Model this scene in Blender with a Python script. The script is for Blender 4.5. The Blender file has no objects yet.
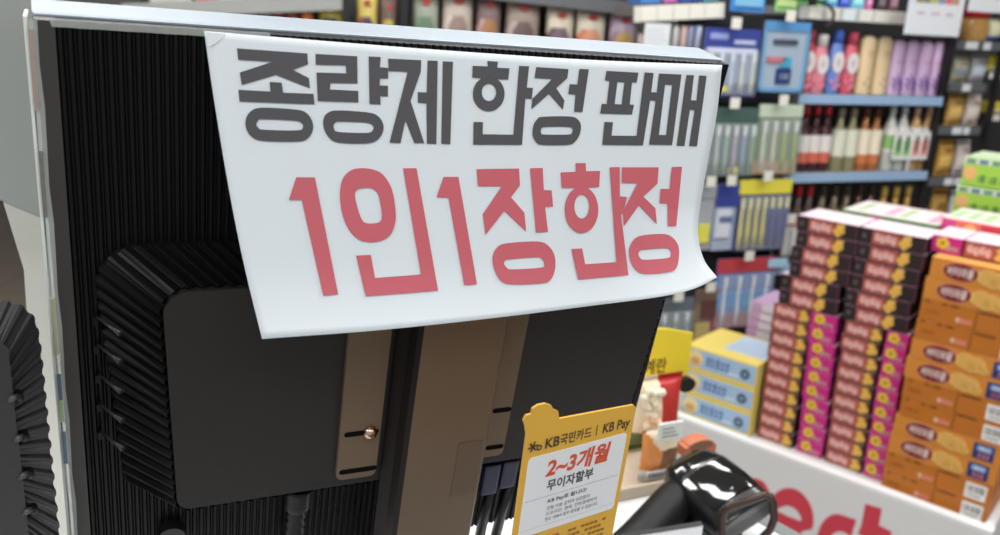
import bpy, bmesh, math, random
from mathutils import Vector as V, Matrix, geometry

S = bpy.context.scene
C = S.collection
random.seed(7)

# ------------------------------------------------------------------ camera
F = 860.0
CAM = V((0, 0, 1.40))
_dn = V((-153, 3000, 860)).normalized()            # straight down, in camera axes (x right, y down, z ahead)
_up = -_dn
_fw = (V((0, 0, 1)) - _up * _up.z).normalized()
_rt = _fw.cross(_up)
if _rt.x < 0:
    _rt = -_rt


def w(d):
    """camera axes to world axes"""
    d = V(d)
    return V((d.dot(_rt), d.dot(_fw), d.dot(_up)))


def ray(px, py):
    return w(((px - 500) / F, (py - 267.5) / F, 1))


def P(px, py, depth):
    return CAM + ray(px, py) * depth


def hit(px, py, p0, n):
    r = ray(px, py)
    return CAM + r * ((p0 - CAM).dot(n) / r.dot(n))


cam_data = bpy.data.cameras.new('camera')
cam = bpy.data.objects.new('camera', cam_data)
C.objects.link(cam)
cx, cy, cz = w((1, 0, 0)), w((0, -1, 0)), w((0, 0, -1))
cam.matrix_world = Matrix(((cx.x, cy.x, cz.x, CAM.x), (cx.y, cy.y, cz.y, CAM.y), (cx.z, cy.z, cz.z, CAM.z), (0, 0, 0, 1)))
cam_data.sensor_width = 36
cam_data.lens = 36 * F / 1000
cam_data.clip_start = 0.02
cam_data.dof.use_dof = True
cam_data.dof.focus_distance = 0.45
cam_data.dof.aperture_fstop = 10.0
S.camera = cam

# ------------------------------------------------------------------ world, exposure, lamps
S.view_settings.view_transform = 'Standard'
S.view_settings.look = 'None'
S.view_settings.exposure = 0.0
S.view_settings.gamma = 1.0
S.view_settings.use_curve_mapping = False
world = bpy.data.worlds.new('store_daylight')
S.world = world
world.use_nodes = True
bg = world.node_tree.nodes['Background']
bg.inputs[0].default_value = (0.86, 0.93, 1.0, 1)
bg.inputs[1].default_value = 0.62
LAMP_POWER = 15.0
LAMPS = [(-1.5, -0.9), (0.1, -0.9), (1.7, -0.9), (-1.5, 1.0), (0.1, 1.0), (1.7, 1.0), (-1.2, 2.1), (0.4, 2.1), (1.9, 1.9)]  # last three are added lamps that brighten the back shelves
CEIL = 2.75


# ------------------------------------------------------------------ materials
def lin(c):
    out = []
    for x in c:
        x /= 255
        out.append(x / 12.92 if x <= 0.04045 else ((x + 0.055) / 1.055) ** 2.4)
    return out


_m = {}


def mat(rgb, rough=0.5, metal=0.0, coat=0.0, noise=0.0, scale=30.0, bump=0.0, alpha=1.0, trans=0.0, emit=0.0, stretch=None, spec=0.5):
    key = (tuple(rgb), rough, metal, coat, noise, scale, bump, alpha, trans, emit, stretch, spec)
    if key in _m:
        return _m[key]
    m = bpy.data.materials.new('surface_%d' % len(_m))
    m.use_nodes = True
    nt = m.node_tree
    b = nt.nodes['Principled BSDF']
    c = lin(rgb) + [1]
    b.inputs['Base Color'].default_value = c
    b.inputs['Roughness'].default_value = rough
    b.inputs['Metallic'].default_value = metal
    b.inputs['Specular IOR Level'].default_value = spec
    b.inputs['Coat Weight'].default_value = coat
    b.inputs['Coat Roughness'].default_value = 0.08
    b.inputs['Alpha'].default_value = alpha
    b.inputs['Transmission Weight'].default_value = trans
    if emit:
        b.inputs['Emission Color'].default_value = c
        b.inputs['Emission Strength'].default_value = emit
    if noise or bump:
        tc = nt.nodes.new('ShaderNodeTexCoord')
        nz = nt.nodes.new('ShaderNodeTexNoise')
        nz.inputs['Scale'].default_value = scale
        nz.inputs['Detail'].default_value = 4
        if stretch:
            mp = nt.nodes.new('ShaderNodeMapping')
            mp.inputs['Scale'].default_value = stretch
            nt.links.new(tc.outputs['Object'], mp.inputs[0])
            nt.links.new(mp.outputs[0], nz.inputs[0])
        else:
            nt.links.new(tc.outputs['Object'], nz.inputs[0])
        if noise:
            mx = nt.nodes.new('ShaderNodeMix')
            mx.data_type = 'RGBA'
            mx.inputs[6].default_value = [x * (1 - noise) for x in c[:3]] + [1]
            mx.inputs[7].default_value = [min(1, x * (1 + noise)) for x in c[:3]] + [1]
            nt.links.new(nz.outputs[0], mx.inputs[0])
            nt.links.new(mx.outputs[2], b.inputs['Base Color'])
        if bump:
            bp = nt.nodes.new('ShaderNodeBump')
            bp.inputs['Strength'].default_value = bump
            bp.inputs['Distance'].default_value = 0.002
            nt.links.new(nz.outputs[0], bp.inputs['Height'])
            nt.links.new(bp.outputs[0], b.inputs['Normal'])
    _m[key] = m
    return m


# ------------------------------------------------------------------ mesh builder
class MB:
    def __init__(self):
        self.v, self.f, self.mi, self.mats, self.sm = [], [], [], [], []

    def m(self, material):
        if material not in self.mats:
            self.mats.append(material)
        return self.mats.index(material)

    def face(self, pts, material, smooth=False):
        n = len(self.v)
        self.v += [V(p) for p in pts]
        self.f.append(tuple(range(n, n + len(pts))))
        self.mi.append(self.m(material))
        self.sm.append(smooth)
        return self

    def box(self, a, b, material, top=None, front=None, bev=0.0):
        (x0, y0, z0), (x1, y1, z1) = a, b
        e = bev
        if e:
            bm = bmesh.new()
            bmesh.ops.create_cube(bm, size=1)
            for q in bm.verts:
                q.co = V((x0 + (q.co.x + .5) * (x1 - x0), y0 + (q.co.y + .5) * (y1 - y0), z0 + (q.co.z + .5) * (z1 - z0)))
            bmesh.ops.bevel(bm, geom=bm.edges[:], offset=e, segments=2, affect='EDGES', profile=0.7)
            for fc in bm.faces:
                fc.normal_update()
                mt = material
                if top and fc.normal.z > .9:
                    mt = top
                if front and fc.normal.y < -.9:
                    mt = front
                self.face([q.co.copy() for q in fc.verts], mt)
            bm.free()
            return self
        p = [(x0, y0, z0), (x1, y0, z0), (x1, y1, z0), (x0, y1, z0), (x0, y0, z1), (x1, y0, z1), (x1, y1, z1), (x0, y1, z1)]
        for q, mt in (((3, 2, 1, 0), material), ((4, 5, 6, 7), top or material), ((0, 1, 5, 4), front or material), ((1, 2, 6, 5), material), ((2, 3, 7, 6), material), ((3, 0, 4, 7), material)):
            self.face([p[i] for i in q], mt)
        return self

    def grid(self, fn, nu, nv, material, smooth=True, close_u=False):
        """fn(i,j)->point; material may be a function of (i+.5, j+.5)"""
        n = len(self.v)
        for j in range(nv + 1):
            for i in range(nu + (0 if close_u else 1)):
                self.v.append(V(fn(i, j)))
        st = nu if close_u else nu + 1
        for j in range(nv):
            for i in range(nu):
                i2 = (i + 1) % nu if close_u else i + 1
                self.f.append((n + j * st + i, n + j * st + i2, n + (j + 1) * st + i2, n + (j + 1) * st + i))
                mt = material(i + .5, j + .5) if callable(material) else material
                self.mi.append(self.m(mt))
                self.sm.append(smooth)
        return self

    def loft(self, rings, material, caps=True, smooth=True):
        k = len(rings[0])
        self.grid(lambda i, j: rings[j][i], k, len(rings) - 1, material, smooth, True)
        if caps:
            mt = material if not callable(material) else material(0, 0)
            self.face(list(reversed(rings[0])), mt)
            self.face(rings[-1], mt)
        return self

    def lathe(self, prof, material, o=(0, 0, 0), n=16, sx=1.0, sy=1.0):
        """prof: list of (r, z); material or function of z index"""
        o = V(o)
        rings = [[o + V((r * sx * math.cos(2 * math.pi * i / n), r * sy * math.sin(2 * math.pi * i / n), z)) for i in range(n)] for r, z in prof]
        return self.loft(rings, material)

    def tube(self, pts, r, material, n=8, closed=False):
        pts = [V(p) for p in pts]
        rings = []
        ref = None
        for i, p in enumerate(pts):
            a = pts[i - 1] if (i > 0 or closed) else p
            b = pts[(i + 1) % len(pts)] if (i < len(pts) - 1 or closed) else p
            t = (b - a).normalized()
            if ref is None:
                ref = t.orthogonal().normalized()
            ref = (ref - t * ref.dot(t)).normalized()
            q = t.cross(ref)
            rr = r[i] if isinstance(r, (list, tuple)) else r
            rings.append([p + (ref * math.cos(2 * math.pi * k / n) + q * math.sin(2 * math.pi * k / n)) * rr for k in range(n)])
        if closed:
            rings.append(rings[0])
        return self.loft(rings, material, caps=not closed)

    def prism(self, poly, y0, y1, material, side=None, front=None):
        """polygon in (x,z), extruded along y from y0 (front) to y1"""
        a = [V((x, y0, z)) for x, z in poly]
        b = [V((x, y1, z)) for x, z in poly]
        self.face(a, front or material)
        self.face(list(reversed(b)), material)
        for i in range(len(poly)):
            j = (i + 1) % len(poly)
            self.face([a[i], b[i], b[j], a[j]], side or material)
        return self

    def disc(self, c, rx, rz, y, material, n=20, y1=None):
        poly = [(c[0] + rx * math.cos(2 * math.pi * i / n), c[1] + rz * math.sin(2 * math.pi * i / n)) for i in range(n)]
        if y1 is None:
            self.face([V((x, y, z)) for x, z in poly], material)
        else:
            self.prism(poly, y, y1, material)
        return self

    def build(self, name, parent=None, world_space=False, merge=True):
        me = bpy.data.meshes.new(name)
        vs = self.v
        if world_space and parent is not None:
            r = parent
            while r.parent:
                r = r.parent
            inv = r.matrix_basis.inverted()
            vs = [inv @ q for q in vs]
        me.from_pydata([tuple(q) for q in vs], [], self.f)
        for mt in self.mats:
            me.materials.append(mt)
        me.polygons.foreach_set('material_index', self.mi)
        me.polygons.foreach_set('use_smooth', self.sm)
        if merge:
            bm = bmesh.new()
            bm.from_mesh(me)
            bmesh.ops.remove_doubles(bm, verts=bm.verts[:], dist=1e-6)
            bmesh.ops.recalc_face_normals(bm, faces=bm.faces[:])
            bm.to_mesh(me)
            bm.free()
        me.update()
        o = bpy.data.objects.new(name, me)
        C.objects.link(o)
        if parent is not None:
            o.parent = parent
        return o


def thing(name, label, cat, m=None, group=None):
    o = bpy.data.objects.new(name, None)
    o.empty_display_size = 0.02
    C.objects.link(o)
    if m is not None:
        o.matrix_world = m
        o.matrix_basis = m
    o['label'] = label
    o['category'] = cat
    if group:
        o['group'] = group
    return o


def at(p, x=(1, 0, 0), y=(0, 1, 0), z=(0, 0, 1)):
    x, y, z, p = V(x), V(y), V(z), V(p)
    return Matrix(((x.x, y.x, z.x, p.x), (x.y, y.y, z.y, p.y), (x.z, y.z, z.z, p.z), (0, 0, 0, 1)))


def copy_tree(o, parent=None):
    c = o.copy()
    C.objects.link(c)
    c.parent = parent
    for ch in list(o.children):
        copy_tree(ch, c)
    return c


def place(proto, m, label, group=None, used={}):
    """the first call moves the prototype itself, later calls copy it"""
    o = proto if proto.name not in used else copy_tree(proto)
    used[proto.name] = 1
    used[o.name] = 1
    o.matrix_world = m
    o.matrix_basis = m
    o['label'] = label
    if group:
        o['group'] = group
    return o


def structure(o):
    o['kind'] = 'structure'
    return o


ORD = ['topmost', 'second from the top', 'third from the top', 'fourth from the top', 'fifth from the top', 'sixth from the top',
       'seventh from the top', 'eighth from the top', 'ninth from the top', 'tenth from the top', 'eleventh from the top', 'twelfth from the top']


def ordw(i, n):
    return 'at the very bottom' if i == n - 1 else ORD[i]


def text2d(s, size=1.0, bold=0.0, shear=0.0, narrow=1.0):
    """triangles (list of 2-D points) of a line of text, baseline at 0, left at 0"""
    cu = bpy.data.curves.new('t', 'FONT')
    cu.body = s
    cu.size = size
    cu.offset = bold * size
    cu.shear = shear
    cu.resolution_u = 3
    o = bpy.data.objects.new('t', cu)
    C.objects.link(o)
    dg = bpy.context.evaluated_depsgraph_get()
    me = o.evaluated_get(dg).to_mesh()
    me.calc_loop_triangles()
    tri = [[V((me.vertices[i].co.x * narrow, me.vertices[i].co.y)) for i in t.vertices] for t in me.loop_triangles]
    o.evaluated_get(dg).to_mesh_clear()
    bpy.data.objects.remove(o)
    bpy.data.curves.remove(cu)
    if tri:
        x0 = min(p.x for t in tri for p in t)
        tri = [[V((p.x - x0, p.y)) for p in t] for t in tri]
    return tri


def text_fit(mb, s, x0, z0, width, height, y, material, bold=0.0, shear=0.0):
    """write s into the rectangle x0..x0+width, z0..z0+height of the plane y"""
    tri = text2d(s, 1.0, bold, shear)
    if not tri:
        return
    ax = max(p.x for t in tri for p in t)
    lo = min(p.y for t in tri for p in t)
    hi = max(p.y for t in tri for p in t)
    for t in tri:
        mb.face([V((x0 + p.x / ax * width, y, z0 + (p.y - lo) / (hi - lo) * height)) for p in t], material)


def smooth_loop(pts, k=5):
    out = []
    n = len(pts)
    for i in range(n):
        p0, p1, p2, p3 = (V(pts[(i + d) % n]) for d in (-1, 0, 1, 2))
        for j in range(k):
            t = j / k
            out.append(0.5 * ((2 * p1) + (p2 - p0) * t + (2 * p0 - 5 * p1 + 4 * p2 - p3) * t * t + (3 * p1 - p0 - 3 * p2 + p3) * t ** 3))
    return out


def smooth_pts(pts, k=5):
    out = []
    n = len(pts)
    for i in range(n - 1):
        p1, p2 = pts[i], pts[i + 1]
        p0, p3 = pts[max(0, i - 1)], pts[min(n - 1, i + 2)]
        for j in range(k):
            t = j / k
            out.append(0.5 * ((2 * p1) + (p2 - p0) * t + (2 * p0 - 5 * p1 + 4 * p2 - p3) * t * t + (3 * p1 - p0 - 3 * p2 + p3) * t ** 3))
    return out + [pts[-1]]


def inside(p, poly):
    c = False
    n = len(poly)
    j = n - 1
    for i in range(n):
        a, b = poly[i], poly[j]
        if (a[1] > p[1]) != (b[1] > p[1]) and p[0] < (b[0] - a[0]) * (p[1] - a[1]) / (b[1] - a[1]) + a[0]:
            c = not c
        j = i
    return c


def fill2d(loops, step):
    """triangulate loops (even-odd) with edges split to step, so the result can follow a curved sheet"""
    vs, es = [], []
    for lp in loops:
        pts = []
        for i in range(len(lp)):
            a, b = V(lp[i]), V(lp[(i + 1) % len(lp)])
            k = max(1, int((b - a).length / step))
            pts += [a + (b - a) * (j / k) for j in range(k)]
        n = len(vs)
        vs += pts
        es += [(n + i, n + (i + 1) % len(pts)) for i in range(len(pts))]
    xs, ys = [p.x for p in vs], [p.y for p in vs]
    y = min(ys) + step / 2
    while y < max(ys):
        x = min(xs) + step / 2
        while x < max(xs):
            q = (x, y)
            if sum(inside(q, lp) for lp in loops) % 2:
                vs.append(V(q))
            x += step
        y += step
    ov, oe, of, *_ = geometry.delaunay_2d_cdt(vs, es, [], 0, 1e-5)
    tris = []
    for f in of:
        c = sum((ov[i] for i in f), V((0, 0))) / len(f)
        if sum(inside(c, lp) for lp in loops) % 2:
            tris.append([ov[i] for i in f])
    return tris


# ------------------------------------------------------------------ room shell
def shell():
    tile = bpy.data.materials.new('floor_tile')
    tile.use_nodes = True
    nt = tile.node_tree
    b = nt.nodes['Principled BSDF']
    tc = nt.nodes.new('ShaderNodeTexCoord')
    br = nt.nodes.new('ShaderNodeTexBrick')
    br.offset = 0
    br.inputs['Color1'].default_value = lin((150, 138, 124)) + [1]
    br.inputs['Color2'].default_value = lin((142, 130, 118)) + [1]
    br.inputs['Mortar'].default_value = lin((95, 88, 80)) + [1]
    br.inputs['Scale'].default_value = 2.0
    br.inputs['Mortar Size'].default_value = 0.008
    br.inputs['Brick Width'].default_value = 1.0
    br.inputs['Row Height'].default_value = 1.0
    nt.links.new(tc.outputs['Object'], br.inputs[0])
    nt.links.new(br.outputs[0], b.inputs[0])
    b.inputs['Roughness'].default_value = 0.35
    structure(MB().box((-4.5, -2.5, -0.1), (6.5, 6.2, 0.0), tile).build('floor'))
    wm = mat((196, 196, 192), 0.8, noise=0.03, scale=3)
    structure(MB().box((-4.5, 6.1, 0.0), (6.5, 6.2, CEIL), wm).build('wall_back'))
    structure(MB().box((6.4, -2.5, 0.0), (6.5, 6.1, CEIL), wm).build('wall_right'))
    structure(MB().box((-4.5, -2.5, 0.0), (-4.4, 6.1, CEIL), wm).build('wall_left'))
    structure(MB().box((-4.5, -2.5, CEIL), (6.5, 6.2, CEIL + 0.1), mat((225, 226, 226), 0.9)).build('ceiling'))
    for i, (x, y) in enumerate(LAMPS):
        t = thing('ceiling_light', 'unseen white flat ceiling light above the store floor', 'ceiling light', at((x, y, CEIL)), 'ceiling lights')
        MB().box((-.62, -.17, -.05), (.62, .17, 0), mat((230, 230, 230), .5), bev=.004).build('housing', t)
        MB().box((-.58, -.13, -.056), (.58, .13, -.049), mat((255, 255, 255), .5, emit=3.0)).build('diffuser', t)
        ld = bpy.data.lights.new('lamp', 'AREA')
        ld.shape = 'RECTANGLE'
        ld.size = 1.16
        ld.size_y = 0.26
        ld.energy = LAMP_POWER
        ld.color = (1.0, 0.985, 0.96)
        lo = bpy.data.objects.new('lamp', ld)
        C.objects.link(lo)
        lo.parent = t
        lo.location = (0, 0, -0.06)


shell()

# ------------------------------------------------------------------ the counter
ZC = 0.90                                      # worktop height
UP = V((0, 0, 1))


def flat(px, py, z):
    return hit(px, py, V((0, 0, z)), UP)


white_gloss = mat((232, 234, 235), 0.25, noise=0.02, scale=8)
black_pl = mat((12, 12, 14), 0.42)


def counter():
    a, b = flat(763, 514, ZC), flat(803, 536, ZC)       # the far edge of the white top
    d = (b - a).normalized()
    n = V((-d.y, d.x, 0))
    if n.y < 0:
        n = -n
    x = -d if d.x < 0 else d
    y = UP.cross(x)
    t = thing('checkout_counter', 'white checkout counter top with a grey edge, under the monitor and scanner', 'counter', at((a.x, a.y, 0), x, y))
    MB().box((-.55, -1.05, ZC - .03), (.28, -.018, ZC), white_gloss, bev=.002).build('worktop', t)
    MB().box((-.55, -.018, ZC - .032), (.28, .0, ZC + .001), mat((128, 131, 133), .4), bev=.001).build('edge_strip', t)
    MB().box((-.52, -1.0, 0), (.24, -.04, ZC - .031), mat((170, 170, 168), .6)).build('cabinet', t)
    return t


counter()

# ------------------------------------------------------------------ the monitor
mxc = V((1885, -95, 860)).normalized()
myc = V((-318, 1778, 860))
myc = (myc - mxc * myc.dot(mxc)).normalized()
nzc = mxc.cross(myc)                             # away from the camera
MX, MZ, MY = w(mxc), -w(myc), w(nzc)
M0 = P(390, 200, 0.445)
MM = at(M0, MX, MY, MZ)
MMi = MM.inverted()


def uv(px, py, h=0.0):
    p = MMi @ hit(px, py, M0 - MY * h, MY)
    return V((p.x, p.z))


bump_black = mat((16, 16, 18), 0.45, bump=.06, scale=600)
rib_black = mat((11, 11, 13), 0.42, spec=.22)
face_black = mat((36, 34, 33), 0.5, noise=.06, scale=260, bump=.10, spec=.3)
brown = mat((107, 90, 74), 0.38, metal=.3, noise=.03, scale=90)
brown_shaded = mat((20, 14, 12), 0.5, spec=.15)
silver = mat((156, 168, 178), 0.42, noise=.05, scale=60)
H1 = 0.030


def rrect(l, r, b, t, rad, seg=10, step=0.0046):
    """rounded rectangle outline, evenly stepped"""
    pts = []
    for cxx, czz, a0 in ((l + rad, t - rad, 90), (l + rad, b + rad * .6, 180), (r - rad, b + rad * .6, 270), (r - rad, t - rad, 0)):
        rr = rad if czz > (b + t) / 2 else rad * .6
        for i in range(seg + 1):
            a = math.radians(a0 + 90 * i / seg)
            pts.append(V((cxx + rr * math.cos(a), czz + rr * math.sin(a))))
    return pts


def resample(pts, n):
    L = [0]
    for i in range(len(pts)):
        L.append(L[-1] + (pts[(i + 1) % len(pts)] - pts[i]).length)
    out = []
    j = 0
    for k in range(n):
        d = L[-1] * k / n
        while L[j + 1] < d:
            j += 1
        f = (d - L[j]) / max(1e-9, L[j + 1] - L[j])
        out.append(pts[j] + (pts[(j + 1) % len(pts)] - pts[j]) * f)
    return out


def monitor():
    t = thing('monitor', 'black monitor seen from behind, with ribbed back and brown metal stand, behind the paper notice', 'monitor', MM)
    tl, tr = uv(52, 21), uv(728, 63)
    L = sum(uv(a, b).x for a, b in ((52, 21), (63, 200), (74, 380), (84, 520))) / 4
    R = tr.x
    T = (uv(300, 34.8).y + uv(600, 56.8).y) / 2
    B = uv(490, 522).y
    print('PANEL', L, R, T, B)
    # ribbed back panel: one long ripple of vertical ribs
    pitch = 0.0037
    n = int((R - L - .004) / pitch)
    prof = []
    for i in range(n):
        x = L + .002 + i * pitch
        for fx, hh in ((0, 0), (.25, .0012), (.6, .0012), (.85, 0)):
            prof.append((x + fx * pitch, hh))
    mb = MB()
    mb.grid(lambda i, j: (prof[i][0], -prof[i][1], B if j == 0 else T), len(prof) - 1, 1, rib_black, False)
    mb.grid(lambda i, j: (prof[i][0], 0.004 if j else -prof[i][1], T), len(prof) - 1, 1, rib_black, False)
    mb.box((L - .0055, -.0012, B), (L + .002, .010, T), mat((58, 57, 55), .4))
    mb.box((R - .004, -.0012, B), (R, .016, T), rib_black)
    mb.box((L, .0041, B), (R - .004, .012, T), rib_black)
    mb.build('back_panel', t)
    # silver front frame, flaring out behind the panel
    e = 0.003
    L2, R2 = L - .0055, R
    rings = []
    for y, g in ((.006, .0), (.008, .0015), (.026, e), (.030, e)):
        l, r, b, tp = L2 - g * .6, R2 - (.004 if g > .004 else 0), B - g * .5, T + .0008 + g * .3
        rings.append([V((l, y, tp)), V((l, y, b)), V((r, y, b)), V((r, y, tp))])
    MB().loft(rings, silver, caps=True, smooth=False).build('front_frame', t)
    MB().box((L2 + .01, .0302, B + .01), (R2 - .012, .0315, T - .01), mat((8, 8, 10), .1)).build('screen', t)
    # clear tape bits, wrapped along the left rim and the top left corner
    tape = mat((206, 212, 206), .12, alpha=.55, bump=.5, scale=90)
    mb = MB()

    def strip(pts, wd, mt):
        k = len(pts) - 1
        mb.grid(lambda i, j: (pts[i][0] + (wd[0] if j else 0), pts[i][2] + (wd[2] if j else 0), pts[i][1] + (wd[1] if j else 0)), k, 1, mt, False)
    strip([(L - .0076 + .0004 * math.sin(i * 2.1), B + (T - B) * i / 18, -.0016 + .0002 * math.sin(i * 1.7)) for i in range(19)], (.0034, 0, .0002), tape)
    strip([(L + .0058 * i, T + .001, -.0018 + .0004 * math.sin(i * 2.3)) for i in range(16)], (0.001, -.0034, .0002), tape)
    mb.build('clear_tape', t, merge=False)
    MB().box((L - .0092, -.0006, B), (L - .0078, .012, T + .001), mat((228, 234, 230), .35), bev=.0004).build('edge_guard', t)
    for a, b_, c in ((296, 352, (176, 180, 146)), (372, 398, (96, 112, 140)), (398, 420, (170, 196, 150)), (430, 462, (110, 126, 150)), (30, 110, (170, 150, 142)), (150, 215, (120, 118, 112))):
        za, zb_ = uv(60, b_).y, uv(60, a).y
        MB().box((L - .0077, -.0021, za), (L - .0060, -.0016, zb_), mat(c, .4, noise=.15, scale=300)).build('paper_scrap', t)
    # raised housing
    il, it = uv(161, 400, H1).x, uv(235, 285, H1).y
    ib = (uv(250, 504, H1).y + uv(500, 460, H1).y) / 2
    ir = uv(649.5, 360, H1).x
    ol, ot = uv(100, 370).x, uv(170, 241).y
    ob = uv(107, 487).y
    orr = min(R - .004, ir + .010)
    print('HOUSING', il, ir, ib, it, 'outer', ol, orr, ob, ot)
    ob = min(ob, ib - .002)
    N = 4 * 124
    inn = resample(rrect(il, ir, ib, it, .013), N)
    out = resample(rrect(ol, orr, ob, ot, .020), N)
    cxm, czm = (il + ir) / 2, (ib + it) / 2
    r0, r1, r2 = [], [], []
    for i in range(N):
        low = (i % 4) >= 2
        dlt = .0018 if low else 0
        o_, q_ = out[i], inn[i]
        dr = (V((cxm, czm)) - q_).normalized() * dlt
        r0.append(V((o_.x, 0.001, o_.y)))
        r1.append(V((o_.x + dr.x, -.004 + (.0015 if low else 0), o_.y + dr.y)))
        r2.append(V((q_.x + dr.x, -H1 + (.0030 if low else .0), q_.y + dr.y)))
    mb = MB()
    mb.grid(lambda i, j: (r0, r1, r2)[j][i], N, 2, rib_black, False, True)
    mb.build('vent_skirt', t)
    mb = MB()
    ins = rrect(il + .0018, ir - .0018, ib + .0018, it - .0018, .012)
    mb.prism([(p.x, p.y) for p in ins], -H1 - .0008, -H1 + .006, face_black)
    hp = mb.build('housing_cover', t)
    # vent hooks down the left slope
    mb = MB()
    for k, (a, b) in enumerate((((97, 318), (121, 333)), ((98, 346), (121, 361)), ((99, 376), (122, 391)), ((100, 405), (123, 420)), ((101, 433), (124, 448)))):
        p, q = uv(a[0], a[1], .006), uv(b[0], b[1], .017)
        mb.tube([(p.x, -.005, p.y), ((p.x + q.x) / 2, -.0125, (p.y + q.y) / 2 + .0003), (q.x, -.0175, q.y)], [.0006, .0008, .0017], mat((48, 49, 52), .3), 8)
        mb.box((p.x - .0016, -.0045, p.y - .0055), (p.x + .0004, -.001, p.y - .001), rib_black)
    mb.build('vent_hook', t)
    # moulded label under the cover's lower edge
    mb = MB()
    q = uv(304, 487, H1)
    text_fit(mb, 'AC IN', q.x, q.y, .013, .0028, -H1 - .0010, mat((18, 18, 18), .5))
    mb.build('moulded_mark', t)
    # brown flanges and column
    H2 = H1 + .004
    for side, px in (('l', ((351, 335), (334, 478), (380, 335), (377, 478))), ('r', ((512, 330), (488, 456), (528, 330), (501, 456)))):
        a = uv(*px[0], H2), uv(*px[1], H2), uv(*px[2], H2), uv(*px[3], H2)
        x0, x1 = (a[0].x + a[1].x) / 2, (a[2].x + a[3].x) / 2
        zb, zt = (a[1].y + a[3].y) / 2, uv(400, 270, H2).y
        if side == 'l':
            x1 += .0025
        else:
            x0 -= .012
        rr = .004
        poly = [(x0, zt)] + [(x0 + rr - rr * math.cos(k * math.pi / 8), zb + rr - rr * math.sin(k * math.pi / 8)) for k in range(5)] + \
               [(x1 - rr + rr * math.sin(k * math.pi / 8), zb + rr - rr * math.cos(k * math.pi / 8)) for k in range(5)] + [(x1, zt)]
        fl = MB().prism(poly, -H2, -H1 - .0009, brown).build('mounting_flange', t)
        for (sa, sb) in (((347, 435), (376, 431)), ((342, 472), (374, 468))) if side == 'l' else (((495, 411), (509, 409)), ((488, 448), (501, 446))):
            p, q = uv(*sa, H2), uv(*sb, H2)
            zc = (p.y + q.y) / 2
            sm = MB()
            sm.prism([(p.x + .0016 * math.cos(k) - 0, zc + .0016 * math.sin(k)) for k in [math.pi / 2 + i * math.pi / 6 for i in range(7)]] +
                     [(q.x + .0016 * math.cos(k), zc + .0016 * math.sin(k)) for k in [-math.pi / 2 + i * math.pi / 6 for i in range(7)]], -H2 - .0002, -H2 + .001, mat((8, 7, 7), .9, spec=.1))
            sm.build('slot', fl)
        if side == 'l':
            q = uv(370, 432, H2)
            mb = MB()
            prof = [(.0001, .0037), (.0020, .0035), (.0034, .0024), (.0040, .0008), (.0040, 0)]
            rings = [[V((q.x + r * math.cos(2 * math.pi * i / 16), -H2 - z, q.y + r * math.sin(2 * math.pi * i / 16))) for i in range(16)] for r, z in prof]
            mb.loft(rings, mat((205, 170, 150), .22, metal=1.0))
            mb.box((q.x - .0014, -H2 - .0038, q.y - .0003), (q.x + .0014, -H2 - .0032, q.y + .0003), mat((40, 30, 26), .5))
            mb.box((q.x - .0003, -H2 - .0038, q.y - .0014), (q.x + .0003, -H2 - .0032, q.y + .0014), mat((40, 30, 26), .5))
            mb.build('screw', t)
    HC = H2 + .015
    xl = (uv(421, 327, HC).x + uv(393, 533, HC).x) / 2
    xr = (uv(513, 325, HC).x + uv(469, 533, HC).x) / 2
    print('COLUMN', xl, xr, HC)
    zt = uv(450, 308, HC).y
    # where the column meets the worktop
    zb = -.26
    for _ in range(200):
        if (MM @ V(((xl + xr) / 2, -HC, zb))).z <= ZC + .006:
            break
        zb -= .001
    rings = []
    flare = .006
    for z in (zb, zt):
        ring = []
        for x, y in ((xl - flare, -H2 + .001), (xl - flare * .3, -H2 - .006), (xl, -HC + .0025), (xl + .0022, -HC), (xr - .0022, -HC), (xr, -HC + .0025), (xr, -H2 + .001)):
            ring.append(V((x, y, z)))
        rings.append(ring)

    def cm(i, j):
        return brown_shaded if i < 3 else brown  # shade on the column's left flank is put into its colour
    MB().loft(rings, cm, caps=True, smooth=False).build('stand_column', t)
    q = uv(406, 432, HC - .007)
    MB().box((q.x - .002, -HC + .004, q.y - .002), (q.x, -HC + .008, q.y + .002), mat((150, 140, 130), .3)).build('rivet', t)
    # worn rectangle of old tape on the column
    p, q = uv(450, 497, HC), uv(483, 440, HC)
    MB().box((p.x, -HC - .0003, p.y), (q.x, -HC + .0001, q.y), mat((98, 82, 68), .3, metal=.2)).build('tape_mark', t)
    c = MM @ V(((xl + xr) / 2, -HC + .012, zb))
    MB_ = MB()
    R_ = [V((c.x + .075 * math.cos(a * math.pi / 16), c.y + .02 + .06 * math.sin(a * math.pi / 16), 0)) for a in range(32)]
    MB_.loft([[p + V((0, 0, ZC + .0005)) for p in R_], [p + V((0, 0, ZC + .006)) for p in R_]], brown, smooth=False)
    MB_.build('stand_base', t, world_space=True)
    # power plug
    p = uv(297, 500, .010)
    q = uv(292, 545, .010)
    d = V((q.x - p.x, q.y - p.y))
    pts, rr = [], []
    for k in range(17):
        f = k / 16
        pts.append((p.x + d.x * f, -.012, p.y + .012 - (p.y + .012 - q.y) * f))
        rr.append(.0075 if f < .35 else (.0062 if k % 2 else .0050))
    pl = MB().tube(pts, rr, mat((17, 17, 19), .45, spec=.3), 14).build('power_plug', t)
    MB().tube([pts[-1], (pts[-1][0], -.012, pts[-1][2] - .05)], .003, black_pl, 10).build('power_cord', pl)
    q = uv(171, 534, .004)
    MB().disc((q.x, q.y), .0075, .0075, -.008, mat((24, 24, 26), .35), 20, 0).build('round_socket', t)
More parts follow.
